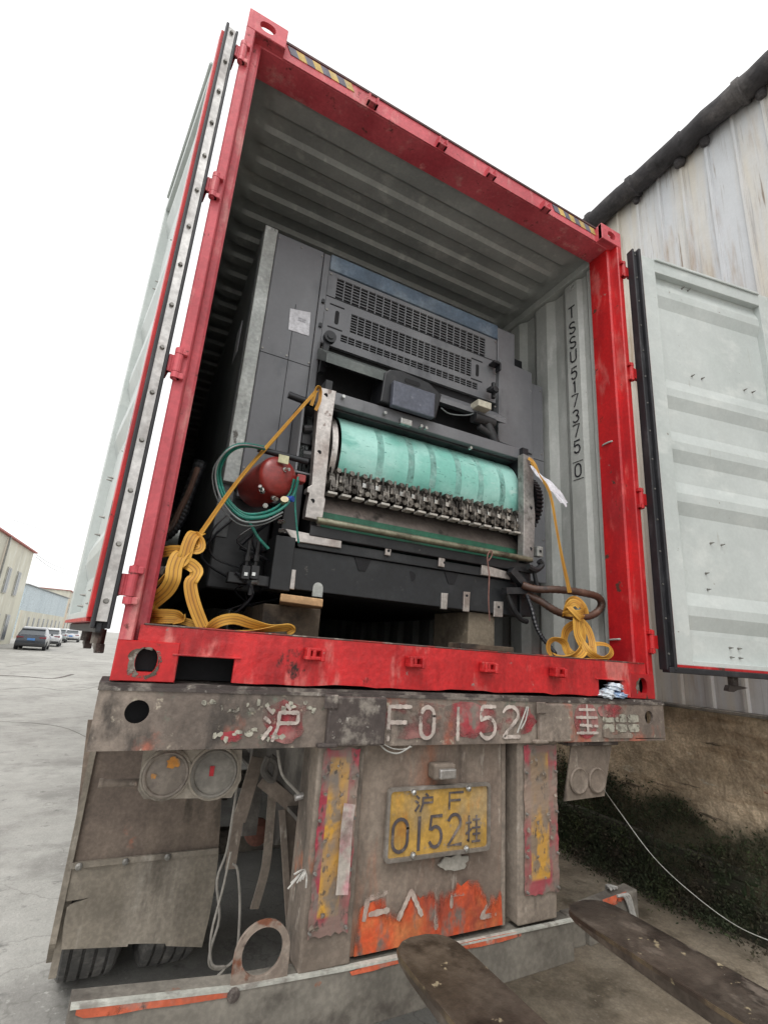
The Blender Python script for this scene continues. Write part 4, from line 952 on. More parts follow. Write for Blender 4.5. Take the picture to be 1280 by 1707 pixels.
# wheels
def wheel_pair(y, sx):
    for k, xo in enumerate((1.218, .870)):
        mb = MB(); w_ = .275; r0 = .505; x1 = xo*sx; x0 = (xo-w_)*sx; d_ = (1 if x1 > x0 else -1)
        prof = [(0,.30),(.004,.36),(.0,.44),(.018,.488),(.032,.503)]
        for gx in (.075,.125,.175,.225):
            prof += [(gx-.018-.008,.505),(gx-.018,.505),(gx-.016,.490),(gx-.006,.490),(gx-.004,.505)]
        prof += [(w_-.030,.503),(w_-.016,.488),(w_,.44),(w_-.004,.36),(w_,.30)]
        mb.lathe((x0, y, GZ+r0-.004), (d_,0,0), prof, 56)
        t_ = mb.build('tyre', M['tyre'], tr, smooth=False)
        mb = MB(); mb.lathe((x0, y, GZ+r0-.004), (d_,0,0), [(.02,.02),(.02,.28),(w_-.02,.285),(w_-.03,.26),(w_-.12,.2),(w_-.10,.1),(w_-.04,.09),(w_-.03,.02)], 28); mb.build('rim', M['chassis'], t_)
for y in (1.64, 2.98, 4.30):
    for sx in (-1, 1): wheel_pair(y, sx)
    mb = MB(); mb.cyl((-.9,y,GZ+.5),(.9,y,GZ+.5),.07,12); mb.build('axle', M['chassis'], tr)
# frame rails, crossmembers, braces
for sx in (-1, 1):
    mb = MB(); x = .47*sx; mb.box(x-.07,x+.07,.16,11.8,-.03,-.016); mb.box(x-.007,x+.007,.16,11.8,-.45,-.03); mb.box(x-.07,x+.07,.16,11.8,-.464,-.45); mb.build('frame_rail', M['chassis'], tr)
mb = MB()
for y in (.6, 1.35, 2.5, 3.8, 5.1, 6.6, 8.1, 9.6, 11.0): mb.box(-1.2,-.48,y,y+.08,-.20,-.03); mb.box(.48,1.2,y,y+.08,-.20,-.03); mb.box(-.46,.46,y,y+.08,-.3,-.08)
mb.split('crossmember', M['chassis'], tr)
mb = MB()
for y in (2.5,3.8):
    for sx in (-1,1): mb.box(sx*.47-.05,sx*.47+.05,y-.6,y+.6,-.86,-.80); mb.box(sx*.47-.04,sx*.47+.04,y-.1,y+.1,-.8,-.46)
mb.split('leaf_spring', M['chassis'], tr)
mb = MB(); mb.cyl((-.3,1.2,-.75),(.3,1.2,-.75),.14,20); mb.build('air_reservoir', M['chassis'], tr)
mb = MB(); mb.bar(Y(437,1300,.30), Y(512,1362,.30), .05, .012, (0,-1,0)); mb.build('diagonal_brace', M['grey'], tr)
mb = MB(); mb.bar(Y(470,1350,.30), Y(488,1625,.22), .022, .012, (0,-1,0)); mb.slab([Y(474,1345,.32),Y(508,1372,.32),Y(500,1600,.24),Y(484,1600,.24)], (0,.006,0)); mb.build('gusset_plate', M['grey'], tr)
mb = MB(); mb.bar(Y(430,1262,.34), Y(398,1370,.34), .05, .008, (0,-1,0)); mb.bar(Y(398,1365,.34), Y(384,1448,.36), .036, .008, (0,-1,0)); mb.build('hanging_bracket', M['grey'], tr)
mb = MB(); mb.ribbon([Y(454,1325,.5), Y(449,1390,.5), Y(442,1450,.5), Y(424,1515,.52)], (1,0,0), .035, .004); mb.build('hanging_strap', M['grey'], tr)
mb = MB(); mb.tube([Y(u,v,.26) for u, v in ((448,1262),(440,1285),(455,1300),(462,1275),(450,1262))], .014, 8, smooth=4); mb.build('shackle', M['chassis'], tr)
mb = MB(); mb.tube([Y(u,v,.12) for u, v in ((463,1250),(470,1290),(490,1315),(506,1330))], .005, 6, smooth=4)
mb.tube([Y(u,v,.25) for u, v in ((397,1300),(388,1360),(378,1420),(362,1468),(366,1530),(352,1580),(350,1610),(372,1614),(392,1597),(398,1560),(400,1500),(396,1450),(388,1440))], .0045, 6, smooth=4)
mb.tube([Y(u,v,.2) for u, v in ((385,1420),(372,1480),(352,1560),(354,1608),(376,1612),(360,1630))], .004, 6, smooth=4); mb.split('loose_cable', mat('dusty cable', (.28,.26,.23), .8), tr)
mb = MB(); mb.box(-.62,-.56,.6,.64,-.64,-.3); mb.build('rear_reflector_mount', M['chassis'], tr)
p = Y(428,1385,.75); mb = MB(); mb.lathe(p, (0,-1,0), [(0,.055),(.02,.055),(.03,.03)], 16); mb.build('brake_chamber', mat('rusty chamber', (.12,.045,.03), .8), tr)
mb = MB(); mb.cyl(Y(492,1330,.12), Y(506,1326,.12), .011, 10); mb.build('cable_connector', M['strip'], tr)
mb = MB(); rnd = random.Random(6)
for i in range(7):
    a_ = Y(508,1450,-.01); b_ = Y(480+i*5, 1462+rnd.uniform(-4,26), -.03-.01*rnd.random()); mb.tube([a_, (a_+b_)/2+Vector((0,-.01,.008)), b_], .0028, 5, smooth=3)
mb.split('frayed_cord', mat('frayed white cord', (.55,.53,.49), .8), tr)
mb = MB(); mb.tube([Y(u,v,-.03) for u, v in ((633,1241),(645,1252),(662,1256),(676,1250),(684,1244))], .003, 6, smooth=4); mb.tube([Y(u,v,-.03) for u, v in ((640,1241),(655,1248),(672,1249),(686,1245))], .002, 6, smooth=4)
mb.tube([Y(u,v,-.045) for u, v in ((878,1178),(872,1195),(862,1222))], .003, 6, smooth=3); mb.tube([Y(u,v,-.045) for u, v in ((880,1178),(876,1200),(868,1215))], .003, 6, smooth=3)
mb.tube([Y(u,v,.10) for u, v in ((858,1240),(855,1262),(861,1275),(850,1300),(846,1360),(856,1400),(852,1450),(858,1500))], .003, 6, smooth=4)
mb.split('loose_wire', mat('pale wire', (.42,.41,.38), .7), tr)

# ================================================================== PRESS
CB, CF = .62, .40      # cabinet plane and side-frame plane
pm = empty('printing_press', (.08, 1.6, .33), 'dark grey printing press with teal cylinder loaded inside the container', 'machine')
def face(name, poly, y, t, m, parent=pm, bevel=.003):
    mb = MB(); mb.slab([Vector((Y(u,v,y).x, y, Y(u,v,y).z)) for u, v in poly], (0,t,0), bevel); return mb.build(name, m, parent)
ZT = 2.365; XL, XR = -.925, 1.115
# left cabinet
cab = MB(); cab.box(-.852,-.575,CB,3.1,.80,ZT,.006); cab.build('side_cabinet', M['mgrey'], pm)
mb = MB(); mb.box(-.572,-.533,CB,CB+.06,1.40,ZT-.005,.003); mb.build('cabinet_trim', M['mgrey'], pm)
mb = MB(); mb.box(-.926,-.855,CB-.012,CB+.03,.86,ZT+.006,.004); mb.build('corner_strip', M['silver'], pm)
mb = MB(); mb.box(-.930,-.86,CB+.032,3.1,.60,ZT-.01,.004); mb.build('side_panel', mat('dull side panel', (.16,.17,.175), .5, layers=[((.10,.105,.11),3,.42,.66,(1,1,.4)), ((.22,.22,.21),9,.6,.7,(1,1,1))]), pm)
mb = MB(); mb.box(-.9335,-.9305,.90,1.05,1.72,1.93); mb.build('side_label', M['paper'], pm)
face('paper_label', [(484,514),(518,521),(515,560),(481,549)], CB-.003, .002, M['paper'], bevel=0)
mb = MB(); a_ = Y(505,533,CB-.0045)
for i in range(2):
    for j in range(2): mb.box(a_.x-.026+i*.024, a_.x-.007+i*.024, CB-.0048, CB-.0036, a_.z-.014+j*.013, a_.z-.006+j*.013)
mb.split('label_print', mat('grey print', (.48,.48,.52), .6), pm)
mb = MB(); mb.box(-.700,-.697,CB-.0015,CB,.85,1.95); mb.build('panel_seam', M['dark'], pm)
# seams, screws and small hardware on the covers
mb = MB()
for x in (-.84,-.71,-.585):
    for z in (2.33,1.62,.95): mb.cyl((x,CB,z),(x,CB-.004,z),.0055,10)
for x in (-.52,.69):
    for z in (2.235,1.99,1.74): mb.cyl((x,CB-.001,z),(x,CB-.006,z),.007,10)
for x in (.73,.84,.90,1.09):
    for z in (1.98,1.5,.9): mb.cyl((x,CB-.006,z),(x,CB-.010,z),.0055,10)
mb.split('screw', M['bolt'], pm)
mb = MB(); mb.box(-.852,-.576,CB-.0015,CB,1.597,1.600); mb.box(.708,1.11,CB-.0075,CB-.006,1.45,1.453); mb.box(.880,.883,CB-.0075,CB-.006,.65,2.01); mb.split('panel_seam', M['dark'], pm)
mb = MB(); mb.box(-.556,-.540,CB-.012,CB,2.02,2.045,.002); mb.box(-.556,-.540,CB-.012,CB,1.86,1.885,.002); mb.split('cover_latch', M['mdark'], pm)
# upper grille panel made of bars in front of a dark box
mb = MB(); mb.box(-.533,.70,CB+.03,CB+.06,1.40,ZT); mb.build('grille_backing', M['dark'], pm)
def zx(u, v, y=CB): p = Y(u, v, y); return p.x, p.z
gx0, gx1 = -.533, .700
gr = MB()
def grille(mb, x0, x1, z0, z1, nc, nr, y0=CB, y1=CB+.008):
    cw = (x1-x0)/nc; rh = (z1-z0)/nr
    for i in range(nc+1): mb.box(x0+i*cw-cw*.065, x0+i*cw+cw*.065, y0, y1, z0, z1)
    for j in range(nr+1): mb.box(x0, x1, y0+.002, y1-.002, z0+j*rh-rh*.13, z0+j*rh+rh*.13)
xa, z1 = zx(562,460); xb, _ = zx(809,568); _, z0 = zx(558,493)
x2, z3 = zx(586,518); x3, _ = zx(786,605); _, z2 = zx(583,550)
x4, z5 = zx(568,555); x5, _ = zx(796,642); _, z4 = zx(567,566)
z1 = (zx(562,460)[1]+zx(809,568)[1])/2; z0 = (zx(558,493)[1]+zx(807,598)[1])/2
z3 = (zx(586,518)[1]+zx(786,605)[1])/2; z2 = (zx(583,550)[1]+zx(784,631)[1])/2
z5 = (zx(568,555)[1]+zx(796,642)[1])/2; z4 = (zx(567,566)[1]+zx(794,652)[1])/2
grille(gr, xa, xb, z0, z1, 21, 7); grille(gr, x2, x3, z2, z3, 19, 7); grille(gr, x4, x5, z4, z5, 21, 3)
# plain fields round the perforations
def fld(x0_, x1_, za, zb_): gr.box(x0_, x1_, CB-.001, CB+.02, za, zb_)
zl = z4-.05
fld(gx0, gx1, z1, 2.255); fld(gx0, xa, z0, z1); fld(xb, gx1, z0, z1); fld(gx0, gx1, z3, z0-.003)
fld(gx0, x2, z2, z3); fld(x3, gx1, z2, z3); fld(gx0, gx1, z5, z2); fld(gx0, x4, z4, z5); fld(x5, gx1, z4, z5); fld(gx0, gx1, zl, z4)
gpanel = gr.build('grille_panel', M['mgrey'], pm)
mb = MB(); mb.box(gx0, gx1, CB-.004, CB-.0015, z0-.006, z0-.003)
for x_ in (x2-.085, x3+.045): 
    zc_ = (z2+z3)/2; mb.slab(rrect(x_, zc_, .012, .045, .012, CB-.003), (0,.002,0))
    for dz in (.075,-.075): mb.box(x_-.05, x_+.04, CB-.003, CB-.001, zc_+dz-.004, zc_+dz+.004)
mb.split('handle_slot', M['dark'], pm)
mb = MB(); mb.box(gx0, gx1+.005, CB-.012, 3.1, 2.258, ZT, .006); mb.build('top_cover', M['mblue'], pm)
mb = MB(); mb.box(-.90, 1.11, CB+.20, 3.1, .75, 2.34); mb.build('inner_body', M['mdark'], pm)
# right cabinets
mb = MB(); mb.box(.708, 1.112, CB-.006, 3.1, .62, 2.02, .006); mb.box(.708,.86,CB-.004,3.1,2.02,2.36,.006); mb.build('side_cabinet', M['mgrey'], pm)
face('access_cover', [(832,598),(886,622),(887,757),(830,735)], CB-.020, .012, M['mgrey'])
mb = MB(); p = Y(826,606,CB-.05); mb.box(p.x-.03,p.x+.03,CB-.07,CB-.01,p.z-.008,p.z+.008,.003); mb.box(p.x+.02,p.x+.032,CB-.07,CB-.02,p.z-.05,p.z,.003)
p = Y(822,650,CB-.06); mb.box(p.x-.035,p.x+.03,CB-.08,CB-.03,p.z-.012,p.z+.012,.003); mb.cyl(p+Vector((0,0,-.06)),p+Vector((0,0,.05)),.014,8); mb.cyl(p+Vector((-.02,-.01,-.02)),p+Vector((-.02,-.05,-.02)),.02,10)
mb.build('latch_bracket', M['mdark'], pm)
# guard below the grille and the dark slot
gd = MB(); pA = Y(548,588,.50); pB = Y(822,700,.50)
gd.slab([(-.545,.44,1.545),(-.545,.44,1.60),(-.545,.60,1.72),(-.545,CB,1.72),(-.545,CB,1.66)], (.58,0,0), .004); gd.build('guard_lip', mat('grey green guard', (.10,.115,.11), .4, layers=[((.15,.165,.155),5,.45,.7,(1,1,1))]), pm)
gd = MB(); gd.slab([(.14,.50,1.57),(.14,.50,1.60),(.14,.60,1.69),(.14,CB,1.69),(.14,CB,1.62)], (.55,0,0), .004); gd.build('guard_lip', M['mgrey'], pm)
mb = MB(); mb.box(-.53,.70,.76,.80,1.2,1.66); mb.build('slot_back', M['dark'], pm)
mb = MB(); p = Y(548,565,.58)
mb.cyl(p, p+Vector((0,-.03,0)), .035, 16); mb.cyl(p+Vector((0,-.03,0)), p+Vector((0,-.036,0)), .018, 12); mb.bar(p+Vector((-.01,0,-.02)), p+Vector((-.02,0,-.22)), .03, .03); mb.cyl(p+Vector((-.0,-.0,-.17)), p+Vector((-.0,-.04,-.17)), .02, 10); mb.build('hinge_arm', M['mdark'], pm)
# tablet-like console
SC = .43
hz = MB(); quad = [Y(u,v,SC) for u, v in ((642,618),(737,650),(728,699),(633,670))]
con = [(-.150,1.66),(-.135,1.685),(-.05,1.70),(.13,1.70),(.19,1.675),(.205,1.64),(.175,1.42),(-.175,1.42)]
a_ = Y(642,618,SC); b_ = Y(737,650,SC); c_ = Y(724,697,SC); d2 = Y(634,668,SC)
zt_ = (a_.z+b_.z)/2+.02; zb_ = (c_.z+d2.z)/2; xl_ = a_.x; xr_ = b_.x
poly = [(d2.x,zb_),(xl_,zt_-.03),(xl_+.03,zt_),(xl_+.10,zt_+.015),(xr_-.09,zt_),(xr_-.0,zt_-.05),(c_.x+.01,zb_)]
hz.slab([(x, SC, z) for x, z in poly], (0,.16,0), .008); cons = hz.build('console', M['mdark'], pm)
e0 = Y(656,634,SC-.03); e1 = Y(725,657,SC-.03); e2 = Y(723,697,SC-.03)
sz1 = (e0.z+e1.z)/2; sz0 = e2.z-.0
mb = MB(); mb.box(e0.x, e1.x, SC-.035, SC+.001, sz0, sz1, .006); mb.build('display', M['screen'], cons)
mb = MB(); mb.slab(rrect((e0.x+e1.x)/2, sz1+.045, .05, .014, .013, SC-.002), (0,.003,0)); mb.build('grip_slot', M['dark'], cons)
# cross beams over the cylinder
mb = MB(); mb.box(-.49,.80,.46,.52,1.335,1.405,.004); mb.build('cross_beam', M['mgrey'], pm)
mb = MB(); mb.box(-.52,.82,.50,.60,1.322,1.335,.003); mb.build('cross_rail', M['mdark'], pm)
mb = MB()
for u, v in ((571,663),(640,690),(708,715),(782,748),(700,712)): 
    p = Y(u,v,.455); mb.cyl(p, p+Vector((0,-.02,0)), .009, 10)
p = Y(675,705,.45); mb.box(p.x-.035,p.x+.035,.43,.46,p.z-.018,p.z+.018,.004); mb.split('bracket_bolt', M['chrome'], pm)
mb = MB(); mb.tube([Y(u,v,.5) for u, v in ((735,680),(750,690),(780,692),(800,684))], .004, 6, smooth=4); mb.build('thin_cable', M['hose_l'], pm)
mb = MB(); p = Y(803,677,.47); mb.box(p.x-.05,p.x+.05,.44,.52,p.z-.022,p.z+.022,.004); mb.build('connector_block', mat('cream connector',(.55,.52,.42),.5), pm)
mb = MB(); p = Y(802,697,.50)
mb.cyl(p+Vector((-.06,0,-.01)), p+Vector((.09,0,-.015)), .035, 14); mb.cyl(p+Vector((.04,0,-.02)), p+Vector((.11,0,-.14)), .03, 12); mb.cyl(p+Vector((-.02,0,-.06)), p+Vector((.09,0,-.10)), .02, 12); mb.build('motor', M['mdark'], pm, smooth=True)
# side frames
def sideframe(pts, xo, nm):
    mb = MB(); mb.slab([Vector(q) for q in pts], xo); return mb.build(nm, M['mdark'], pm)
colL = face('frame_edge', [(533,645),(561,652),(553,705),(547,770),(541,828),(543,833),(537,868),(509,862),(511,846),(516,822),(512,820),(513,812),(520,808)], CF-.02, .05, M['alu'], bevel=.003)
mb = MB()
for u, v in ((543,659),(532,754),(521,835)): mb.cyl(Y(u,v,CF-.0215), Y(u,v,CF-.020), .011, 14)
mb.split('bolt_hole', M['dark'], colL)
colR = face('frame_edge', [(872,756),(889,763),(889,820),(892,860),(889,937),(872,930),(873,860)], CF-.02, .05, mat('dull milled steel', (.30,.29,.28), .45, .5, layers=[((.42,.40,.38),9,.45,.66,(1,1,.4)), ((.16,.15,.14),14,.55,.7,(1,1,1))]), bevel=.003)
mb = MB()
for u, v in ((884,776),(884,847),(884,915)): mb.cyl(Y(u,v,CF-.0215), Y(u,v,CF-.020), .010, 14)
mb.split('bolt_hole', M['dark'], colR)
mb = MB(); mb.box(-.535,-.500,.43,1.6,.60,1.44); mb.box(.755,.800,.43,1.6,.60,1.40); mb.split('side_frame', M['mdark'], pm)
# plate cylinder
CYY, CYZ, CR = .715, 1.100, .267
x0, x1 = -.412, .748
def arcshell(mb, r, xa, xb, a0, a1, t, n=40, cy=CYY, cz=CYZ):
    rs = []
    for i in range(n+1):
        a = R(a0+(a1-a0)*i/n); c, s_ = math.cos(a), math.sin(a)
        rs.append([(xa, cy-r*c, cz+r*s_), (xb, cy-r*c, cz+r*s_), (xb, cy-(r-t)*c, cz+(r-t)*s_), (xa, cy-(r-t)*c, cz+(r-t)*s_)])
    mb.rings(rs)
mb = MB(); mb.lathe((x0+.03,CYY,CYZ),(1,0,0),[(0,.03),(0,.10),(.0,.11),(.03,.12),(.03,CR-.035),(.0,CR-.02),(.0,CR-.004),(x1-x0-.06,CR-.004),(x1-x0-.06,.03)],48)
cylo = mb.build('plate_cylinder', M['oldroll'], pm, smooth=True)
mb = MB(); arcshell(mb, CR, x0, x1, -25, 150, .004); blanket = mb.build('teal_sheet', M['teal'], cylo, smooth=True)
for ux in (.175, .335, .455, .60, .735, .87):
    xx = x0+(x1-x0)*ux; mb = MB(); arcshell(mb, CR+.0012, xx, xx+.038, -19, 150, .003); mb.build('tape_band', M['tape'], blanket, smooth=True)
mb = MB(); mb.lathe((x0-.055,CYY,CYZ),(1,0,0),[(0,.05),(0,CR-.07),(.006,CR-.04),(.012,CR-.012),(.040,CR-.008),(.052,CR-.03)],48); mb.build('bearer_ring', M['alu'], cylo, smooth=True)
# gripper row: sixteen units
gy, gz = .452, .905
mb = MB(); mb.cyl((-.47,gy+.04,gz+.01),(.75,gy+.04,gz+.01),.028,14); mb.cyl((-.47,gy+.06,gz+.045),(.75,gy+.06,gz+.045),.018,12); mb.build('gripper_shaft', M['grip'], pm, smooth=True)
proto = None; rnd = random.Random(14)
for i in range(17):
    x = -.445+i*.071
    mb = MB(); mb.cyl((x-.016,gy+.035,gz+.018),(x+.014,gy+.035,gz+.018),.050,16); mb.box(x-.014,x+.012,gy-.036,gy+.04,gz-.045,gz+.012,.004)
    mb.box(x-.006,x+.004,gy+.0,gy+.05,gz+.05,gz+.098+rnd.uniform(-.006,.006),.002); mb.box(x+.022,x+.034,gy-.012,gy+.05,gz-.03,gz+.088,.003); mb.cyl((x+.028,gy-.012,gz+.068),(x+.028,gy-.026,gz+.068),.012,10)
    mb.cyl((x+.0,gy-.036,gz-.020),(x+.0,gy-.050,gz-.020),.011,8); mb.cyl((x+.043,gy+.0,gz-.018),(x+.043,gy-.035,gz-.024),.013,10); mb.box(x+.036,x+.050,gy-.02,gy+.02,gz+.01,gz+.045,.003)
    gu = mb.build('gripper', M['grip'], pm)
    mb = MB(); mb.box(x-.028,x+.020,gy-.052,gy+.0,gz-.066,gz-.054,.002); mb.build('gripper_pad', M['gripl'], gu)
    if rnd.random() < .7:
        mb = MB(); mb.box(x+.018,x+.036,gy-.022,gy-.012,gz+.010,gz+.034,.002); mb.build('tag_plate', M['gripl'] if rnd.random() < .3 else M['chrome'], gu)
# lower cylinder, green sheet, rod, trough
mb = MB(); mb.lathe((-.49,.64,.72),(1,0,0),[(0,.03),(0,.175),(1.25,.175),(1.25,.03)],48); low = mb.build('lower_cylinder', M['oldroll'], pm, smooth=True)
mb = MB(); arcshell(mb, .178, -.47, .735, -60, 14, .003, cy=.64, cz=.72); mb.build('green_sheet', M['dgreen'], low, smooth=True)
mb = MB(); mb.cyl((-.52,.375,.692),(.76,.375,.692),.0165,14); mb.build('cross_rod', M['rod'], pm, smooth=True)
mb = MB(); mb.box(-.54,.80,.40,.46,.622,.672,.004); mb.box(-.54,.80,.47,1.4,.50,.618); mb.split('lower_rail', M['mdark'], pm)
# base
bs = MB(); bs.slab([Vector((x,.42,z)) for x, z in ((-.60,.612),(.72,.612),(.72,.565),(-.58,.565))], (0,.30,0), .003); bs.build('base_ledge', M['mbase'], pm)
bs = MB(); bs.slab([Vector((x,.435,z)) for x, z in ((-.600,.563),(.715,.563),(.715,.375),(-.440,.375),(-.56,.375),(-.60,.40))], (0,.12,0), .004)
bs.slab([Vector((x,.56,z)) for x, z in ((-.66,.563),(.72,.563),(.72,.375),(-.66,.375))], (0,1.9,0)); base = bs.build('base_casting', M['mbase'], pm)
mb = MB(); mb.cyl(Y(684,961,.4345),Y(684,961,.436),.026,18)
for u, v in ((605,935),(752,975)): 
    p = Y(u,v,.43); mb.slab([(p.x-.045,.43,.561),(p.x+.045,.43,.561),(p.x+.018,.43,.50),(p.x-.018,.43,.50)], (0,.004,0))
mb.split('cast_recess', M['dark'], base)
for poly in ([(475,881),(570,900),(569,914),(490,902)], [(643,909),(653,911),(651,927),(642,925)], [(732,927),(742,930),(741,946),(731,944)], [(803,940),(852,955),(850,966),(802,958)]):
    face('machined_pad', poly, .405, .014, M['alu'])
for poly in ([(470,947),(494,950),(491,983),(466,979)], [(736,988),(747,989),(745,1016),(735,1015)], [(773,986),(784,987),(782,1020),(772,1019)], [(824,1002),(839,1003),(838,1029),(823,1028)]):
    face('machined_pad', poly, .425, .012, M['alu'])
p = Y(530,982,.43); mb = MB(); mb.slab([(p.x+.024*math.cos(R(t)), .429, p.z+.0+.026*math.sin(R(t))+.004) for t in range(0,181,20)]+[(p.x-.024,.429,p.z-.034),(p.x+.024,.429,p.z-.034)], (0,.006,0)); mb.build('machined_pad', M['silver'], pm)
mb = MB()
for u, v in ((476,967),(778,993),(741,938),(648,918),(831,1012)): mb.cyl(Y(u,v,.4015),Y(u,v,.403),.007,10)
mb.split('bolt_hole', M['dark'], pm)
mb = MB(); mb.box(-.69,-.60,.40,.55,.36,.60,.004); mb.box(.72,.80,.42,.56,.38,.64,.004); mb.split('foot_bracket', M['mbase'], pm)
# left side box with wiring
mb = MB(); a_ = Y(470,680,.46); b_ = Y(522,770,.46)
X0, X1, Z0, Z1 = -.635, -.545, .93, 1.30
mb.box(X0,X0+.012,.44,.62,Z0,Z1,.003); mb.box(X0,X1,.44,.62,Z1-.012,Z1,.003); mb.box(X0,X1,.60,.62,Z0,Z1); mb.box(X0,X1,.44,.62,Z0-.01,Z0,.002); mb.build('junction_box', M['mgrey'], pm)
mb = MB(); rnd = random.Random(3)
for i in range(9):
    xx = rnd.uniform(X0+.02,X1); mb.tube([(xx,.55,Z1-.03),(xx+rnd.uniform(-.03,.03),.48,rnd.uniform(1.05,1.2)),(xx+rnd.uniform(-.03,.03),.50,rnd.uniform(.98,1.05)),(xx+rnd.uniform(-.02,.02),.55,Z0+.01)], .0035, 6, smooth=5)
mb.split('wiring', M['hose_l'], pm)
mb = MB(); mb.cyl((X0+.04,.47,1.02),(X0+.08,.46,1.02),.035,12); mb.box(X0+.02,X0+.07,.46,.55,1.08,1.14,.004); mb.cyl((X0+.02,.45,1.15),(X0+.06,.45,1.16),.02,10); mb.build('terminal', M['mdark'], pm)
mb = MB(); mb.cyl(Y(481,658,.44), Y(522,674,.44), .018, 14); mb.build('handle_bar', M['hose_k'], pm, smooth=True)
mb = MB(); mb.cyl(Y(430,748,.30), Y(513,770,.30), .014, 12); mb.build('cross_pipe', M['hose_k'], pm, smooth=True)
# gear on the right
mb = MB(); GY, GZc, GR = .60, 1.075, .205; rs0 = []; n_ = 150
def gring(x, ro, ri): return [(x, GY-(ro if i % 3 else ri)*math.cos(2*math.pi*i/n_), GZc+(ro if i % 3 else ri)*math.sin(2*math.pi*i/n_)) for i in range(n_)]
mb.rings([gring(.835,GR-.05,GR-.05), gring(.835,GR,GR-.014), gring(.885,GR,GR-.014), gring(.885,GR-.05,GR-.05), gring(.875,.06,.06)]); mb.build('drive_gear', mat('dark gear steel', (.05,.05,.055), .35, .6), pm)
p = Y(896,920,.42); mb = MB(); mb.box(p.x-.022,p.x+.022,.40,.44,p.z-.03,p.z+.03,.003); mb.build('tag_plate', M['silver'], pm)
mb = MB(); mb.box(p.x-.008,p.x+.008,.397,.399,p.z-.006,p.z+.008); mb.build('tag_mark', M['dark'], pm)
mb = MB(); mb.tube([Y(u,v,.36) for u, v in ((880,945),(893,950),(902,942),(898,935))], .018, 8, smooth=4); mb.tube([Y(u,v,.38) for u, v in ((888,945),(892,965),(896,980))], .012, 8, smooth=3)
mb.bar(Y(850,950,.38), Y(880,985,.38), .04, .04); mb.bar(Y(840,985,.38), Y(885,985,.38), .04, .035); mb.tube([Y(u,v,.40) for u, v in ((845,990),(855,1015),(868,1032),(878,1036))], .015, 8, smooth=3); mb.build('linkage', M['mdark'], pm)
# dark clutter low on the left: valves, cables
mb = MB(); rnd = random.Random(19)
for i in range(16):
    u0, v0 = rnd.uniform(350,450), rnd.uniform(850,960)
    yy = rnd.uniform(.35,.8); mb.tube([Y(u0,v0,yy), Y(u0+rnd.uniform(-50,40),v0+rnd.uniform(10,50),yy), Y(u0+rnd.uniform(-30,60),v0+rnd.uniform(40,90),yy+.05), Y(u0+rnd.uniform(-20,60),v0+rnd.uniform(60,110),yy+.1)], rnd.choice((.004,.006,.009)), 6, smooth=5)
mb.split('cable_bundle', M['hose_k'], pm)
mb = MB(); 
for u in (409,424): 
    p = Y(u,955,.42); mb.box(p.x-.018,p.x+.018,.40,.46,p.z-.03,p.z+.03,.004); mb.cyl(p+Vector((0,0,.03)),p+Vector((0,0,.14)),.008,8); mb.cyl(p+Vector((0,0,.05)),p+Vector((0,0,.075)),.014,8)
p = Y(415,965,.44); mb.box(p.x-.09,p.x+.10,.43,.47,p.z-.025,p.z+.02,.004); mb.cyl(p+Vector((.01,-.02,-.02)),p+Vector((.01,-.02,-.07)),.01,8); valve = mb.build('valve_block', M['mdark'], pm)
mb = MB(); 
for u, v in ((410,957),(423,957)): p = Y(u,v,.397); mb.box(p.x-.007,p.x+.007,.394,.398,p.z-.007,p.z+.007)
for u, v in ((421,971),(465,870),(466,885)): p = Y(u,v,.40); mb.cyl(p,p+Vector((.02,-.02,0)),.010,10)
mb.split('fitting', M['chrome'], pm)
mb = MB(); mb.box(-.92,-.66,.66,3.0,.36,.84,.01); mb.build('lower_cabinet', M['mdark'], pm)
mb = MB(); mb.box(-.66,-.58,.45,.62,.62,.90,.004); mb.build('side_bracket', M['mdark'], pm)
# small corrugated duct at the far left
mb = MB(); pts = spline([Y(u,v,.75) for u, v in ((335,770),(312,830),(300,865),(280,890),(262,892))], 10); mb.tube(pts, .030, 10, ribbed=.86); mb.build('corrugated_duct', M['mdark'], pm)
mb = MB(); mb.tube([Y(u,v,.66) for u, v in ((330,780),(315,820),(300,850),(285,880),(264,892))], .013, 8, smooth=5); mb.build('brown_pipe', M['brownhose'], pm)
# ---------- air tank
tk = empty('air_tank', Y(468,830,.30), 'small oxide red air tank strapped to the left side of the press', 'air tank')
def tankmesh(c, d, r_, L):
    prof = [(0,.002),(.004,.35*r_),(.010,.62*r_),(.020,.86*r_),(.034,.98*r_),(.045,r_),(L-.045,r_),(L-.02,.86*r_),(L,.002)]
    mb = MB(); mb.lathe(c, d, prof, 36); return mb
tc_ = Y(471,790,.24); td = Vector((-.22,1,-.05)).normalized()
tankmesh(tc_, td, .088, .30).build('shell', M['tank'], tk, smooth=True)
mb = MB(); p = Y(501,800,.27); mb.box(p.x-.02,p.x+.018,.25,.30,p.z-.014,p.z+.02,.004); mb.build('lug', M['tank'], tk)
mb = MB(); p = Y(473,765,.235); mb.box(p.x-.022,p.x+.022,.232,.238,p.z-.02,p.z+.016); mb.build('sticker', mat('yellowed sticker', (.50,.48,.30), .5), tk)
mb = MB(); 
for (u, v), dd in (((471,783),(0.5,-.8,-.1)), ((438,820),(-.5,-.8,.3)), ((455,830),(.2,-.9,-.3)), ((442,843),(-.1,-.9,-.2))):
    p = Y(u,v,.255); d = Vector(dd).normalized(); mb.cyl(p, p+d*.016, .011, 6); mb.cyl(p+d*.016, p+d*.04, .0075, 10)
mb.split('fitting', M['chrome'], tk)
mb = MB(); p = Y(479,832,.25); mb.cyl(p, p+Vector((.02,-.02,.0)), .013, 10); mb.build('blue_fitting', M['bluefit'], tk)
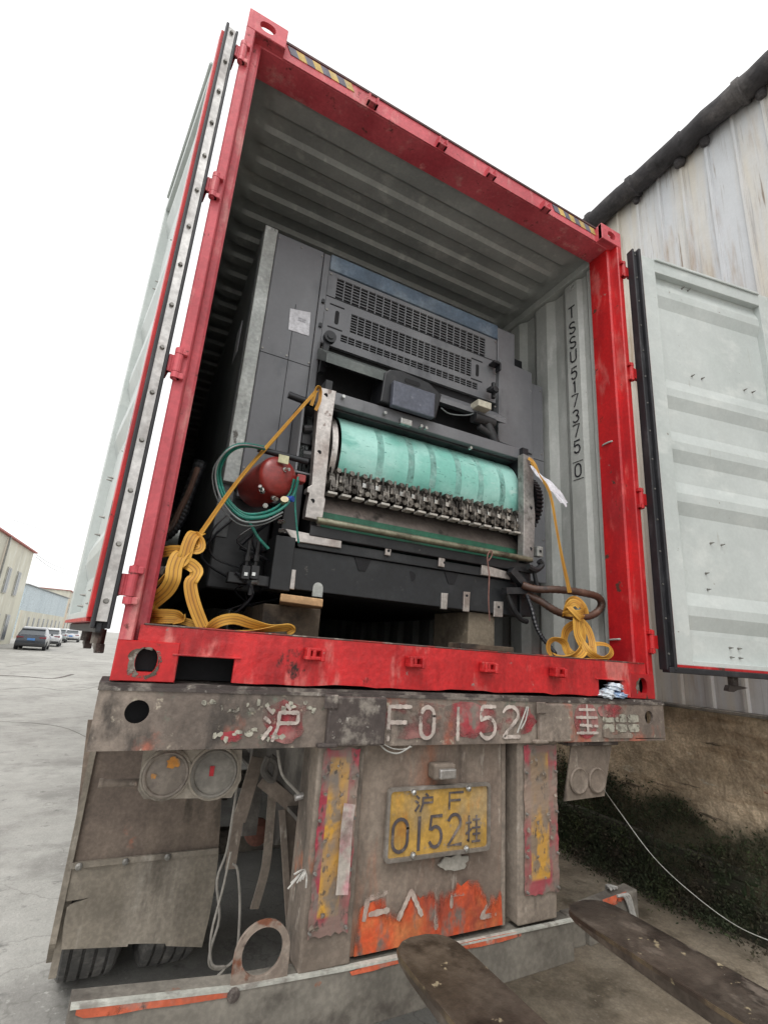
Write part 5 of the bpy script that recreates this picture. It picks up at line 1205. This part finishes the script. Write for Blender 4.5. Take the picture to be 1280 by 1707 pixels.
mb = MB(); p = Y(474,838,.25); mb.cyl(p, p+Vector((-.005,-.02,.01)), .017, 10); mb.build('brass_fitting', M['brass'], tk)
# ---------- coiled hoses
def loop_pts(y, s=1.0, dx=0, dy=0):
    base = [(497,800),(490,825),(470,848),(440,862),(405,862),(378,838),(364,805),(364,775),(380,750),(405,740),(440,745)]
    return [Y(430+(u-430)*s+dx, 802+(v-802)*s+dy, y+.02*math.sin(i*1.3)) for i, (u, v) in enumerate(base)]
ho = MB(); ho.tube(loop_pts(.22), .0062, 8, smooth=6); ho.tube(loop_pts(.235,.955,2,1), .0062, 8, smooth=6); ho.tube(loop_pts(.245,.92,-1,-2), .0062, 8, smooth=6)
ho.tube([Y(u,v,.24) for u, v in ((385,845),(415,870),(430,895),(448,915))], .0062, 8, smooth=5); ho.tube([Y(u,v,.25) for u, v in ((497,795),(492,830),(494,870),(498,905))], .0045, 8, smooth=5)
tag(ho.build('air_hose', M['hose_g'], smooth=True), 'coiled green air hose looped around the red tank', 'hose')
ho = MB(); ho.tube(loop_pts(.20,1.04,0,4)[2:], .0036, 8, smooth=6); ho.tube(loop_pts(.25,1.07,-3,8)[2:9], .003, 8, smooth=6)
tag(ho.build('air_hose', M['hose_l'], smooth=True), 'thin grey hose outside the green hose coil', 'hose')
# ================================================================== TIMBERS
def thing_mesh(mb, name, m, label, cat, group=None, smooth=False): return tag(mb.build(name, m, smooth=smooth), label, cat, group)
p = Y(515,1015,.33)
mb = MB(); mb.box(-.70,-.44,.42,.80,.170,.300,.006); thing_mesh(mb, 'timber_block', M['wood_old_shade'], 'dark timber block under the left foot of the press', 'timber block')
mb = MB(); a_ = Y(480,1000,.27); b_ = Y(515,1015,.27); mb.hexa([Vector(v) for v in [(-.665,.30,.305),(-.50,.24,.296),(-.46,.36,.296),(-.60,.55,.300),(-.665,.30,.337),(-.50,.24,.328),(-.46,.36,.328),(-.60,.55,.332)]], .003); thing_mesh(mb, 'wood_offcut', M['wood'], 'short pale sawn wood offcut on the left timber block', 'wood')
mb = MB(); mb.box(.40,.575,.46,.80,.171,.372,.006); thing_mesh(mb, 'timber_block', mat('grey block', (.20,.165,.12), .85, layers=[((.10,.08,.06),5,.48,.66,(1,1,1)), ((.30,.26,.2),9,.6,.7,(1,1,1))], bump=(30,.6,.006)), 'grey brown block under the right foot of the press', 'timber block')
mb = MB(); mb.box(.05,.335,.035,.13,.1715,.194,.003); thing_mesh(mb, 'wood_plank', M['wood_old_shade'], 'thin weathered plank lying on the red container sill', 'plank')
# cord hanging from the rod
mb = MB(); mb.tube([Y(u,v,.345) for u, v in ((816,918),(812,930),(815,960),(814,1000),(816,1035))], .0035, 6, smooth=4); mb.tube([Y(u,v,.35) for u, v in ((812,925),(818,918),(820,925),(814,935))], .0035, 6, smooth=4)
thing_mesh(mb, 'cord', mat('reddish cord', (.22,.11,.09), .8), 'thin reddish cord hanging from the press rod', 'cord')
# ================================================================== STRAPS
ls = MB(); SW = .042
def L(pts, w_=SW, k=4):
    """band of webbing through (u, v, y, twist): twist 0 shows its flat side to the opening"""
    P_ = [Y(a[0], a[1], a[2]) for a in pts]; ws = []
    for i, q in enumerate(P_):
        d = (P_[min(i+1, len(P_)-1)]-P_[max(i-1, 0)]).normalized(); x = d.cross(Vector((0,-1,0)))
        if x.length < .05: x = Vector((0,0,1))
        x.normalize(); ws.append(Matrix.Rotation(R(pts[i][3]), 3, d) @ x)
    for i in range(1, len(ws)):
        if ws[i].dot(ws[i-1]) < 0: ws[i] = -ws[i]
    ls.ribbon(P_, ws, w_, .0022, k)
L([(527,652,.36,55),(470,716,.30,60),(400,797,.20,62),(332,893,.09,60)], .026); L([(524,655,.365,70),(469,720,.31,68),(399,801,.21,66),(331,897,.095,60)], .020)
L([(519,676,.35,0),(524,660,.345,10),(528,646,.35,60),(534,648,.37,60),(533,668,.37,0),(526,684,.36,0)], .016)
L([(334,888,.10,50),(322,892,.06,10),(314,908,.045,0),(308,928,.04,0),(298,940,.05,20),(292,934,.07,60)])
L([(326,892,.08,60),(334,903,.06,40),(333,914,.05,10),(320,917,.06,40),(308,912,.08,60)], .034)
L([(240,962,.20,0),(248,938,.17,0),(262,924,.13,5),(285,918,.075,10),(304,918,.06,30)], .036)
L([(242,946,.20,60),(256,930,.17,70),(280,921,.10,70),(300,926,.08,60)], .030)
L([(312,918,.06,60),(299,926,.045,20),(291,945,.035,0),(288,966,.03,0),(278,984,.06,-8),(262,998,.10,-10),(246,1010,.14,20)], .050)
L([(240,1014,.16,10),(254,1018,.12,60),(258,1008,.12,70),(246,992,.16,50),(238,980,.20,20)], .040)
L([(306,938,.05,40),(318,941,.04,10),(328,951,.035,0),(325,962,.03,35),(318,972,.028,0),(320,992,.025,0),(327,1016,.022,-5),(339,1046,.025,-15)], .042)
L([(238,1026,.20,30),(262,1022,.10,20),(292,1023,.09,15),(305,1029,.08,60)], .026); L([(240,1034,.20,0),(268,1033,.10,0),(300,1034,.09,0),(330,1042,.07,10)], .024)
L([(305,1026,.085,50),(306,1034,.08,70),(290,1036,.09,40)], .024)
L([(344,1051,.04,60),(358,1040,.035,20),(375,1033,.035,0),(395,1032,.04,12),(420,1040,.04,35),(450,1046,.04,60),(480,1043,.045,75),(487,1048,.05,60),(478,1053,.06,30)], .036)
L([(346,1051,.05,70),(380,1053,.045,75),(420,1052,.04,78),(450,1049,.04,60),(478,1046,.04,40),(486,1049,.05,60)], .034)
L([(244,990,.10,60),(268,968,.07,60),(292,940,.06,60)], .018)
tag(ls.build('cargo_strap', M['strap'], smooth=True), 'yellow cargo strap knotted at left of the opening and trailing on the sill', 'strap')
mb = MB(); mb.cyl(Y(268,955,.08), Y(300,925,.08), .006, 8); mb.cyl(Y(266,957,.08), Y(272,945,.08), .012, 8); thing_mesh(mb, 'lashing_hook', M['bolt'], 'small metal hook inside the left strap knot', 'hook')
ls = MB()
L([(885,770,.36,70),(893,785,.33,70),(915,820,.27,70),(927,880,.22,70),(936,930,.20,70),(948,988,.18,70)], .013); L([(886,772,.36,60),(895,787,.34,60),(917,822,.28,60),(931,900,.22,60),(951,988,.18,60)], .010)
L([(880,764,.37,0),(886,768,.36,20),(893,778,.34,0),(897,790,.34,0)], .020)
L([(940,1012,.18,60),(950,1002,.15,20),(962,1002,.13,0),(972,1012,.12,0),(974,1024,.13,30)], .046)
L([(940,1026,.16,20),(946,1012,.13,0),(956,1004,.12,-15),(966,1010,.11,0)], .040)
L([(938,1024,.15,60),(952,1022,.12,0),(966,1022,.11,0),(976,1016,.13,40)], .034)
L([(944,1008,.14,0),(954,1018,.11,0),(966,1030,.105,0),(972,1030,.12,40)], .030)
L([(962,1022,.12,20),(960,1040,.11,0),(963,1060,.10,8),(972,1080,.09,25),(962,1094,.07,60),(940,1095,.07,75),(924,1092,.07,60)], .046)
L([(924,1096,.09,60),(914,1084,.08,10),(916,1070,.08,20),(930,1066,.09,60),(942,1074,.10,20),(946,1090,.10,0)], .034)
L([(968,1040,.13,10),(972,1056,.12,0),(969,1078,.09,-20),(952,1094,.06,-50),(932,1097,.06,-70)], .040)
L([(968,1066,.10,0),(980,1086,.07,30),(998,1097,.055,60),(1012,1095,.06,30),(1019,1086,.07,0),(1013,1076,.09,40),(996,1073,.11,60),(982,1076,.12,60)], .036)
L([(962,1030,.15,10),(978,1046,.14,20),(986,1068,.12,30),(988,1090,.09,60)], .036)
L([(958,1040,.17,0),(944,1050,.18,10),(940,1070,.17,0),(950,1090,.14,30),(972,1097,.10,60)], .044)
L([(948,1100,.06,70),(970,1099,.05,72),(995,1099,.05,72),(1010,1100,.06,70)], .032)
tag(ls.build('cargo_strap', M['strap'], smooth=True), 'yellow cargo strap knotted round the brown hose at right, ends heaped on the sill', 'strap')
# film wrapped on the strap
mb = MB(); cpts = [Y(886,778,.33), Y(896,790,.32), Y(908,802,.31), Y(920,812,.30), Y(932,826,.29), Y(938,836,.285)]
rs = []; rnd = random.Random(5); pp = spline(cpts, 5)
for i, q in enumerate(pp):
    t = i/(len(pp)-1); rr = .010+.022*math.sin(min(1,t*1.25)*math.pi*.62)
    rs.append([q+Vector((math.cos(a*.5236),.5*math.sin(a*.5236),math.sin(a*.5236)))*rr*(1+.35*math.sin(a*2.1+t*7)+rnd.uniform(-.1,.1)) for a in range(12)])
mb.rings(rs); thing_mesh(mb, 'wrapping_film', M['cloth'], 'crumpled white film wrapped round the right strap beside the gear', 'film')
# brown hose with rings, ribbed hose
mb = MB(); pts = spline([Vector(q) for q in (Y(870,975,.36), Y(893,982,.32), Y(930,983,.27), Y(970,988,.24), Y(997,996,.23), Y(1001,1012,.24), Y(985,1026,.25), Y(955,1028,.27), Y(925,1018,.29), Y(900,1002,.33), Y(875,990,.38))], 9)
mb.tube(pts, .0215, 14, ribbed=.90); thing_mesh(mb, 'suction_hose', M['brownhose'], 'thick grimy brown hose bent back in a loop at right of the press', 'hose', smooth=True)
mb = MB(); pts = spline([Y(u,v,y) for u, v, y in ((878,993,.34),(886,1015,.30),(894,1045,.27),(905,1065,.24),(918,1080,.20),(925,1090,.16))], 9); mb.tube(pts, .012, 10, ribbed=.80)
thing_mesh(mb, 'ribbed_hose', M['hose_k'], 'black ribbed cable hose hanging down to the sill beside the right strap', 'hose')
mb = MB(); mb.box(.99,1.05,.18,.24,.172,.20,.004); thing_mesh(mb, 'steel_block', M['chassis'], 'small dark steel block on the floor behind the right strap heap', 'block')
# crumpled wrappers stuffed in the right fork pocket
mb = MB(); rnd = random.Random(8)
def crumple(cx, cy, cz, sx, sy, sz, seed, mb):
    r = random.Random(seed); b = bmesh.new(); bmesh.ops.create_icosphere(b, subdivisions=3, radius=1)
    off = len(mb.bm.verts); vm = {}
    for v in b.verts:
        k = 1+.16*math.sin(v.co.x*5+seed)*math.sin(v.co.y*6)+.14*math.sin(v.co.z*9+v.co.x*4+seed)+r.uniform(-.07,.07); vm[v.index] = mb.bm.verts.new((cx+v.co.x*sx*k, cy+v.co.y*sy*k, cz+v.co.z*sz*k))
    for f in b.faces: mb.bm.faces.new([vm[v.index] for v in f.verts])
    b.free()
crumple(.865,.0,.017,.045,.03,.024,1,mb); crumple(.93,.005,.050,.045,.035,.020,2,mb); crumple(.95,-.005,.014,.045,.025,.014,3,mb)
thing_mesh(mb, 'crumpled_wrapper', mat('white blue plastic', (.62,.68,.74), .35, layers=[((.30,.42,.60),9,.55,.64,(1,1,1)), ((.75,.62,.52),7,.62,.68,(1,1,1))]), 'crumpled white and blue plastic stuffed in the right sill pocket', 'wrapper')
# steel wire from the right lamp to the lower right
mb = MB(); mb.tube([Y(1006,1316,.02), at(1030,1350,0,1.0), at(1090,1430,0,1.1), at(1160,1495,0,1.2), at(1230,1545,0,1.3), at(1300,1575,0,1.4)], .0017, 6, smooth=8)
thing_mesh(mb, 'wire', mat('thin white wire', (.45,.45,.42), .5), 'thin pale wire hanging from the right tail lamp toward the ground', 'wire')
# ================================================================== FORKLIFT FORKS
fk = empty('forklift', (.2, -2.4, GZ), 'two rusty brown forklift forks reaching toward the trailer from the lower right', 'forklift')
ZF = -.68; k_ = (.139-ZF)/(.139+.75)
def fork(xa, xb, tip, skew):
    xa = -1.2+(xa+1.2)*k_; xb = -1.2+(xb+1.2)*k_; tip = -1.715+(tip+1.715)*k_
    w_ = xb-xa; cx = (xa+xb)/2; n = 14; rs = []
    ys = [tip, tip-.012, tip-.035, tip-.07, tip-.14, tip-.4, tip-.8, -1.60]; ws = [.14, .30, .42, .475, .5, .5, .5, .5]; ts = [.012,.016,.020,.024,.030,.045,.055,.06]
    for y, f, t in zip(ys, ws, ts):
        x0_, x1_ = cx-w_*f, cx+w_*f; b = .0025
        rs.append([(x0_+b,y,ZF),(x1_-b,y,ZF),(x1_,y,ZF-b),(x1_,y,ZF-t+.003),(x1_-b,y,ZF-t),(x0_+b,y,ZF-t),(x0_,y,ZF-t+.003),(x0_,y,ZF-b)])
    mb = MB(); mb.rings(rs); o = mb.build('fork', M['fork'], fk)
    mb = MB(); mb.rings([[(cx-w_*f-.0012, y, ZF-.001), (cx-w_*f+.004, y-.001, ZF-.001), (cx-w_*f+.004, y, ZF-.013), (cx-w_*f-.0012, y, ZF-.013)] for y, f in list(zip(ys, ws))[2:]]); mb.build('worn_edge', M['forkedge'], o)
    mb = MB(); mb.box(cx-w_*.45, cx+w_*.45, -1.68, -1.61, ZF-.06, ZF+.55, .008); mb.build('shank', M['fork'], fk)
    return o
fork(-.285,-.055,-.075,0); fork(.455,.690,-.07,0)
mb = MB(); mb.box(-.75,1.15,-1.78,-1.70,ZF+.02,ZF+.14,.01); mb.box(-.75,1.15,-1.78,-1.70,ZF+.4,ZF+.52,.01); mb.box(-.4,-.3,-1.86,-1.78,GZ+.15,ZF+.6,.01); mb.box(.7,.8,-1.86,-1.78,GZ+.15,ZF+.6,.01); mb.build('carriage', M['chassis'], fk)

# ================================================================== LEFT BACKGROUND
def zat(u, v, y): return Y(u, v, y)
wallm = mat('cream render', (.62,.60,.50), .8, layers=[((.52,.50,.42),.5,.42,.66,(1,1,.3)), ((.60,.42,.30),.35,.60,.70,(1,1,.12)), ((.70,.69,.62),1.5,.5,.7,(1,1,.4))], fine=.03)
glass = mat('dark glass', (.10,.11,.12), .15, fine=0)
trim = mat('faded red trim', (.42,.12,.10), .6)
def building(name, label, a, b, depth, z1, m, trimm=trim):
    """front wall between ground points a and b, box pushed back by depth"""
    a = Vector((a[0],a[1],GZ)); b = Vector((b[0],b[1],GZ)); d = (b-a).normalized(); nrm = Vector((-d.y, d.x, 0))
    e = empty(name, (a+b)/2, label, 'building')
    h = z1-GZ; P = lambda s, n_, z: a+d*s+nrm*n_+Vector((0,0,z)); Ln = (b-a).length
    mb = MB(); mb.hexa([P(0,0,0),P(Ln,0,0),P(Ln,depth,0),P(0,depth,0),P(0,0,h),P(Ln,0,h),P(Ln,depth,h),P(0,depth,h)]); mb.build('wall', m, e)
    mb = MB(); mb.hexa([P(-.25,-.25,h),P(Ln+.25,-.25,h),P(Ln+.25,depth+.2,h),P(-.25,depth+.2,h),P(-.25,-.25,h+.11),P(Ln+.25,-.25,h+.11),P(Ln+.25,depth+.2,h+.11),P(-.25,depth+.2,h+.11)]); mb.build('roof', trimm, e)
    def win(s, z, w_, hh, door=False):
        mb = MB(); mb.hexa([P(s,-.10,z),P(s+w_,-.10,z),P(s+w_,.02,z),P(s,.02,z),P(s,-.10,z+hh),P(s+w_,-.10,z+hh),P(s+w_,.02,z+hh),P(s,.02,z+hh)]); o = mb.build('door' if door else 'window', mat('frame', (.5,.49,.45), .6) if not door else mat('door brown', (.16,.12,.10), .7), e)
        for q in range(2):
            mb = MB(); s0 = s+.06+q*(w_-.06)/2; s1 = s0+(w_-.18)/2; mb.hexa([P(s0,-.125,z+.08),P(s1,-.125,z+.08),P(s1,-.08,z+.08),P(s0,-.08,z+.08),P(s0,-.125,z+hh-.08),P(s1,-.125,z+hh-.08),P(s1,-.08,z+hh-.08),P(s0,-.08,z+hh-.08)]); mb.build('pane', glass, o)
    return e, win, P, Ln
# nearest building: wall runs along the road, its far corner at the photo's gable
cy = 52.0; c0 = Y(57,922,cy); n0 = at(0,862,2,c0.z)
e0 = Vector((c0.x, c0.y)); far = at(-400,440,2,c0.z)
c0g = (c0.x, c0.y)
drn = Vector((-1.6, -30.0)).normalized()
st_ = (c0.x+drn.x*36, c0.y+drn.y*36)
b1, w1, P1, L1 = building('roadside_building', 'cream two storey building with red roof edge nearest at the left', st_, c0g, 12, c0.z, wallm)
for s in (L1-16, L1-12.3, L1-6.6, L1-3.6):
    w1(s, 3.9, 1.0, 2.0); w1(s, .3, 1.1, 2.1, door=(s < L1-10))
# downpipe
mb = MB(); mb.bar(P1(L1-8.6,-.18,0), P1(L1-8.6,-.18,c0.z-GZ), .12, .12, (0,1,0)); mb.build('downpipe', mat('grey pipe', (.3,.3,.28), .6), b1)
q = Y(45,980,75.0); r_ = Y(100,985,95.0)
b2, w2, P2, L2 = building('roadside_building', 'low cream building with pale blue metal upper storey behind the parked cars', (Y(28,1040,74).x, 74.0), (Y(103,1045,100).x, 100.0), 14, Y(60,979,78).z, mat('pale blue sheet', (.52,.60,.64), .5, layers=[((.46,.54,.58),.6,.45,.6,(1,1,.1))]), mat('grey roof', (.3,.3,.3), .7))
for i in range(8): w2(4+i*2.7, 1.0, .8, 1.7)
mb = MB(); mb.hexa([P2(-.05,-.08,0),P2(L2,-.08,0),P2(L2,-.01,0),P2(-.05,-.01,0),P2(-.05,-.08,3.4),P2(L2,-.08,3.4),P2(L2,-.01,3.4),P2(-.05,-.01,3.4)]); mb.build('lower_wall', wallm, b2)
b3, w3, P3, L3 = building('roadside_building', 'far cream building with red roof line at the end of the road', (Y(104,1040,108).x, 108.0), (Y(128,1045,140).x, 140.0), 20, Y(108,984,108).z, wallm)
for i in range(5): w3(4+i*5, 1.0, 1.0, 1.8); w3(4+i*5, 4.5, 1.0, 1.8)
# low wall and shrubs beside the parked suv
mb = MB(); a_ = at(-260,1075,2,GZ); b_ = at(20,1070,2,GZ)
mb.box(-16,-9.6,44.0,44.3,GZ,GZ+1.1,.02); tag(mb.build('garden_wall', mat('grey rubble wall', (.34,.31,.26), .9, layers=[((.2,.17,.13),2,.45,.6,(1,1,1))])), 'low grey wall left of the dark parked car', 'wall')
g = MB(); rnd = random.Random(31)
for i in range(900):
    leaf(g, Vector((rnd.uniform(-13,-9.4), rnd.uniform(42.6,43.8), GZ+abs(rnd.gauss(0,.18)))), rnd.uniform(.05,.14), Vector((rnd.uniform(-1,1), rnd.uniform(-1,1), rnd.uniform(.1,1))))
tag(g.build('weeds', mat('green weeds', (.10,.14,.05), .9)), 'green weeds along the low grey wall at left', 'weeds', kind='stuff')
# cars
def make_car(body, label, scale=(1,1,1)):
    e = empty('parked_car', (0,0,0), label, 'car', 'cars parked along the road')
    bm_ = mat('car paint '+label[:12], body, .25, .2, coat=.6)
    sec = [(-2.25,.42,.80),(-2.2,.30,1.00),(-2.05,.25,1.05),(-1.5,.22,1.06),(0,.22,1.02),(1.2,.22,1.00),(2.0,.28,.90),(2.28,.40,.68)]
    mb = MB(); rs = []
    for y, zb, zt in sec:
        wd = .93 if abs(y) < 2.0 else .86
        rs.append([(x*wd, y, z) for x, z in ((-.92,zb),(-1,zb+.12),(-1,(zb+zt)/2),(-.96,zt-.08),(-.86,zt),(.86,zt),(.96,zt-.08),(1,(zb+zt)/2),(1,zb+.12),(.92,zb))])
    mb.rings(rs); o = mb.build('body', bm_, e, smooth=True)
    mb = MB(); mb.rings([[(x*wx, y, z) for x, z in ((-.84,zb),(-.70,zt),(.70,zt),(.84,zb))] for y, zb, zt, wx in ((-2.10,.98,1.03,1),(-1.62,.98,1.44,.96),(-.8,.98,1.52,.98),(.1,.98,1.50,.98),(1.15,.96,1.02,.98))]); mb.build('cabin_glass', glass, e)
    mb = MB(); mb.rings([[(x, y, z) for x, z in ((-.71,zt-.02),(-.66,zt+.03),(.66,zt+.03),(.71,zt-.02))] for y, zt in ((-1.78,1.40),(-1.5,1.48),(-.8,1.535),(.1,1.515),(.42,1.42))]); mb.build('roof', bm_, o)
    for sx in (-1,1):
        mb = MB(); mb.box(sx*.80-.06,sx*.80+.06,-2.26,-2.16,.78,.93,.02); mb.box(min(sx*.45,sx*.8),max(sx*.45,sx*.8),-2.265,-2.2,.82,.9,.01); mb.build('tail_lamp', mat('car tail lamp', (.20,.02,.03), .3), e)
        mb = MB(); mb.box(sx*.72-.12,sx*.72+.12,2.2,2.3,.62,.75,.02); mb.build('headlight', M['chrome'], e)
        mb = MB(); mb.box(sx*.98-.08,sx*.98+.08,.55,.7,1.0,1.12,.02); mb.build('mirror', bm_, e)
        for y in (-1.4,1.4):
            mb = MB(); mb.lathe((sx*.70,y,.34),(sx,0,0),[(0,.2),(0,.32),(.03,.345),(.2,.345),(.23,.32),(.23,.2)],20); t_ = mb.build('wheel', M['rubber'], e)
            mb = MB(); mb.lathe((sx*.72,y,.34),(sx,0,0),[(0,.02),(0,.2),(.2,.2),(.19,.02)],14); mb.build('rim', M['strip'], t_)
    mb = MB(); mb.box(-.22,.22,-2.30,-2.24,.66,.80,.008); mb.build('number_plate', mat('blue plate', (.08,.25,.60), .5), e)
    mb = MB(); mb.box(-.86,.86,-2.27,-2.0,.28,.48,.04); mb.build('bumper', mat('car bumper', (.03,.03,.032), .6), e)
    return e
def place(e, loc, rz, s=1.0):
    e.location = loc; e.rotation_euler = (0,0,R(rz)); return e
def car_at(e, u, v, dist_y, rz, s=1.0):
    p = Y(u, v, dist_y); e.location = (p.x, p.y, GZ); e.rotation_euler = (0,0,R(rz)); return e
suv = make_car((.035,.042,.055), 'dark blue grey car parked nearest on the left of the road')
p = at(44,1084,2,GZ); place(suv, (p.x, p.y+2.3, GZ), 3)
wc = make_car((.65,.66,.68), 'white car parked directly behind the dark nearest car'); p = Y(76,1075,52.5); place(wc, (p.x+.2, 52.5, GZ), 3)
gc = copy_tree(suv); gc['label'] = 'dark car third in the row behind the nearest dark car'; p = Y(86,1068,60); place(gc, (p.x-.3, 60, GZ), 3)
gr_ = make_car((.33,.38,.38), 'grey green car parked fourth in the left row'); p = Y(93,1066,68); place(gr_, (p.x+.2, 68, GZ), 3)
w2c = copy_tree(wc); w2c['label'] = 'white car standing in the road nearest the open left door'; p = Y(120,1060,74); place(w2c, (p.x, 74, GZ), 2)
w3c = copy_tree(wc); w3c['label'] = 'white car half hidden left of the white car in the road'; p = Y(106,1058,84); place(w3c, (p.x, 84, GZ), 8)
# wires
def wire(name, pts, label):
    mb = MB(); mb.tube(pts, .022, 5, smooth=6); tag(mb.build(name, mat('overhead wire', (.25,.25,.27), .6)), label, 'cable', 'overhead cables left of the container')
wire('overhead_cable', [P1(L1,-.2,c0.z-GZ-.1), Y(95,944,62), Y(140,953,75), Y(220,960,95)], 'upper of the two overhead cables from the cream building corner')
wire('overhead_cable', [P1(L1,-.2,c0.z-GZ-.3), Y(95,951,62), Y(140,962,75), Y(220,985,95)], 'lower of the two overhead cables from the cream building corner')
wire('overhead_cable', [Y(20,866,60), Y(64,881,66), Y(130,908,78), Y(220,945,95)], 'single high overhead cable above the two cables at the cream building')
# faint air between the near things and the end of the road is thin enough to leave out
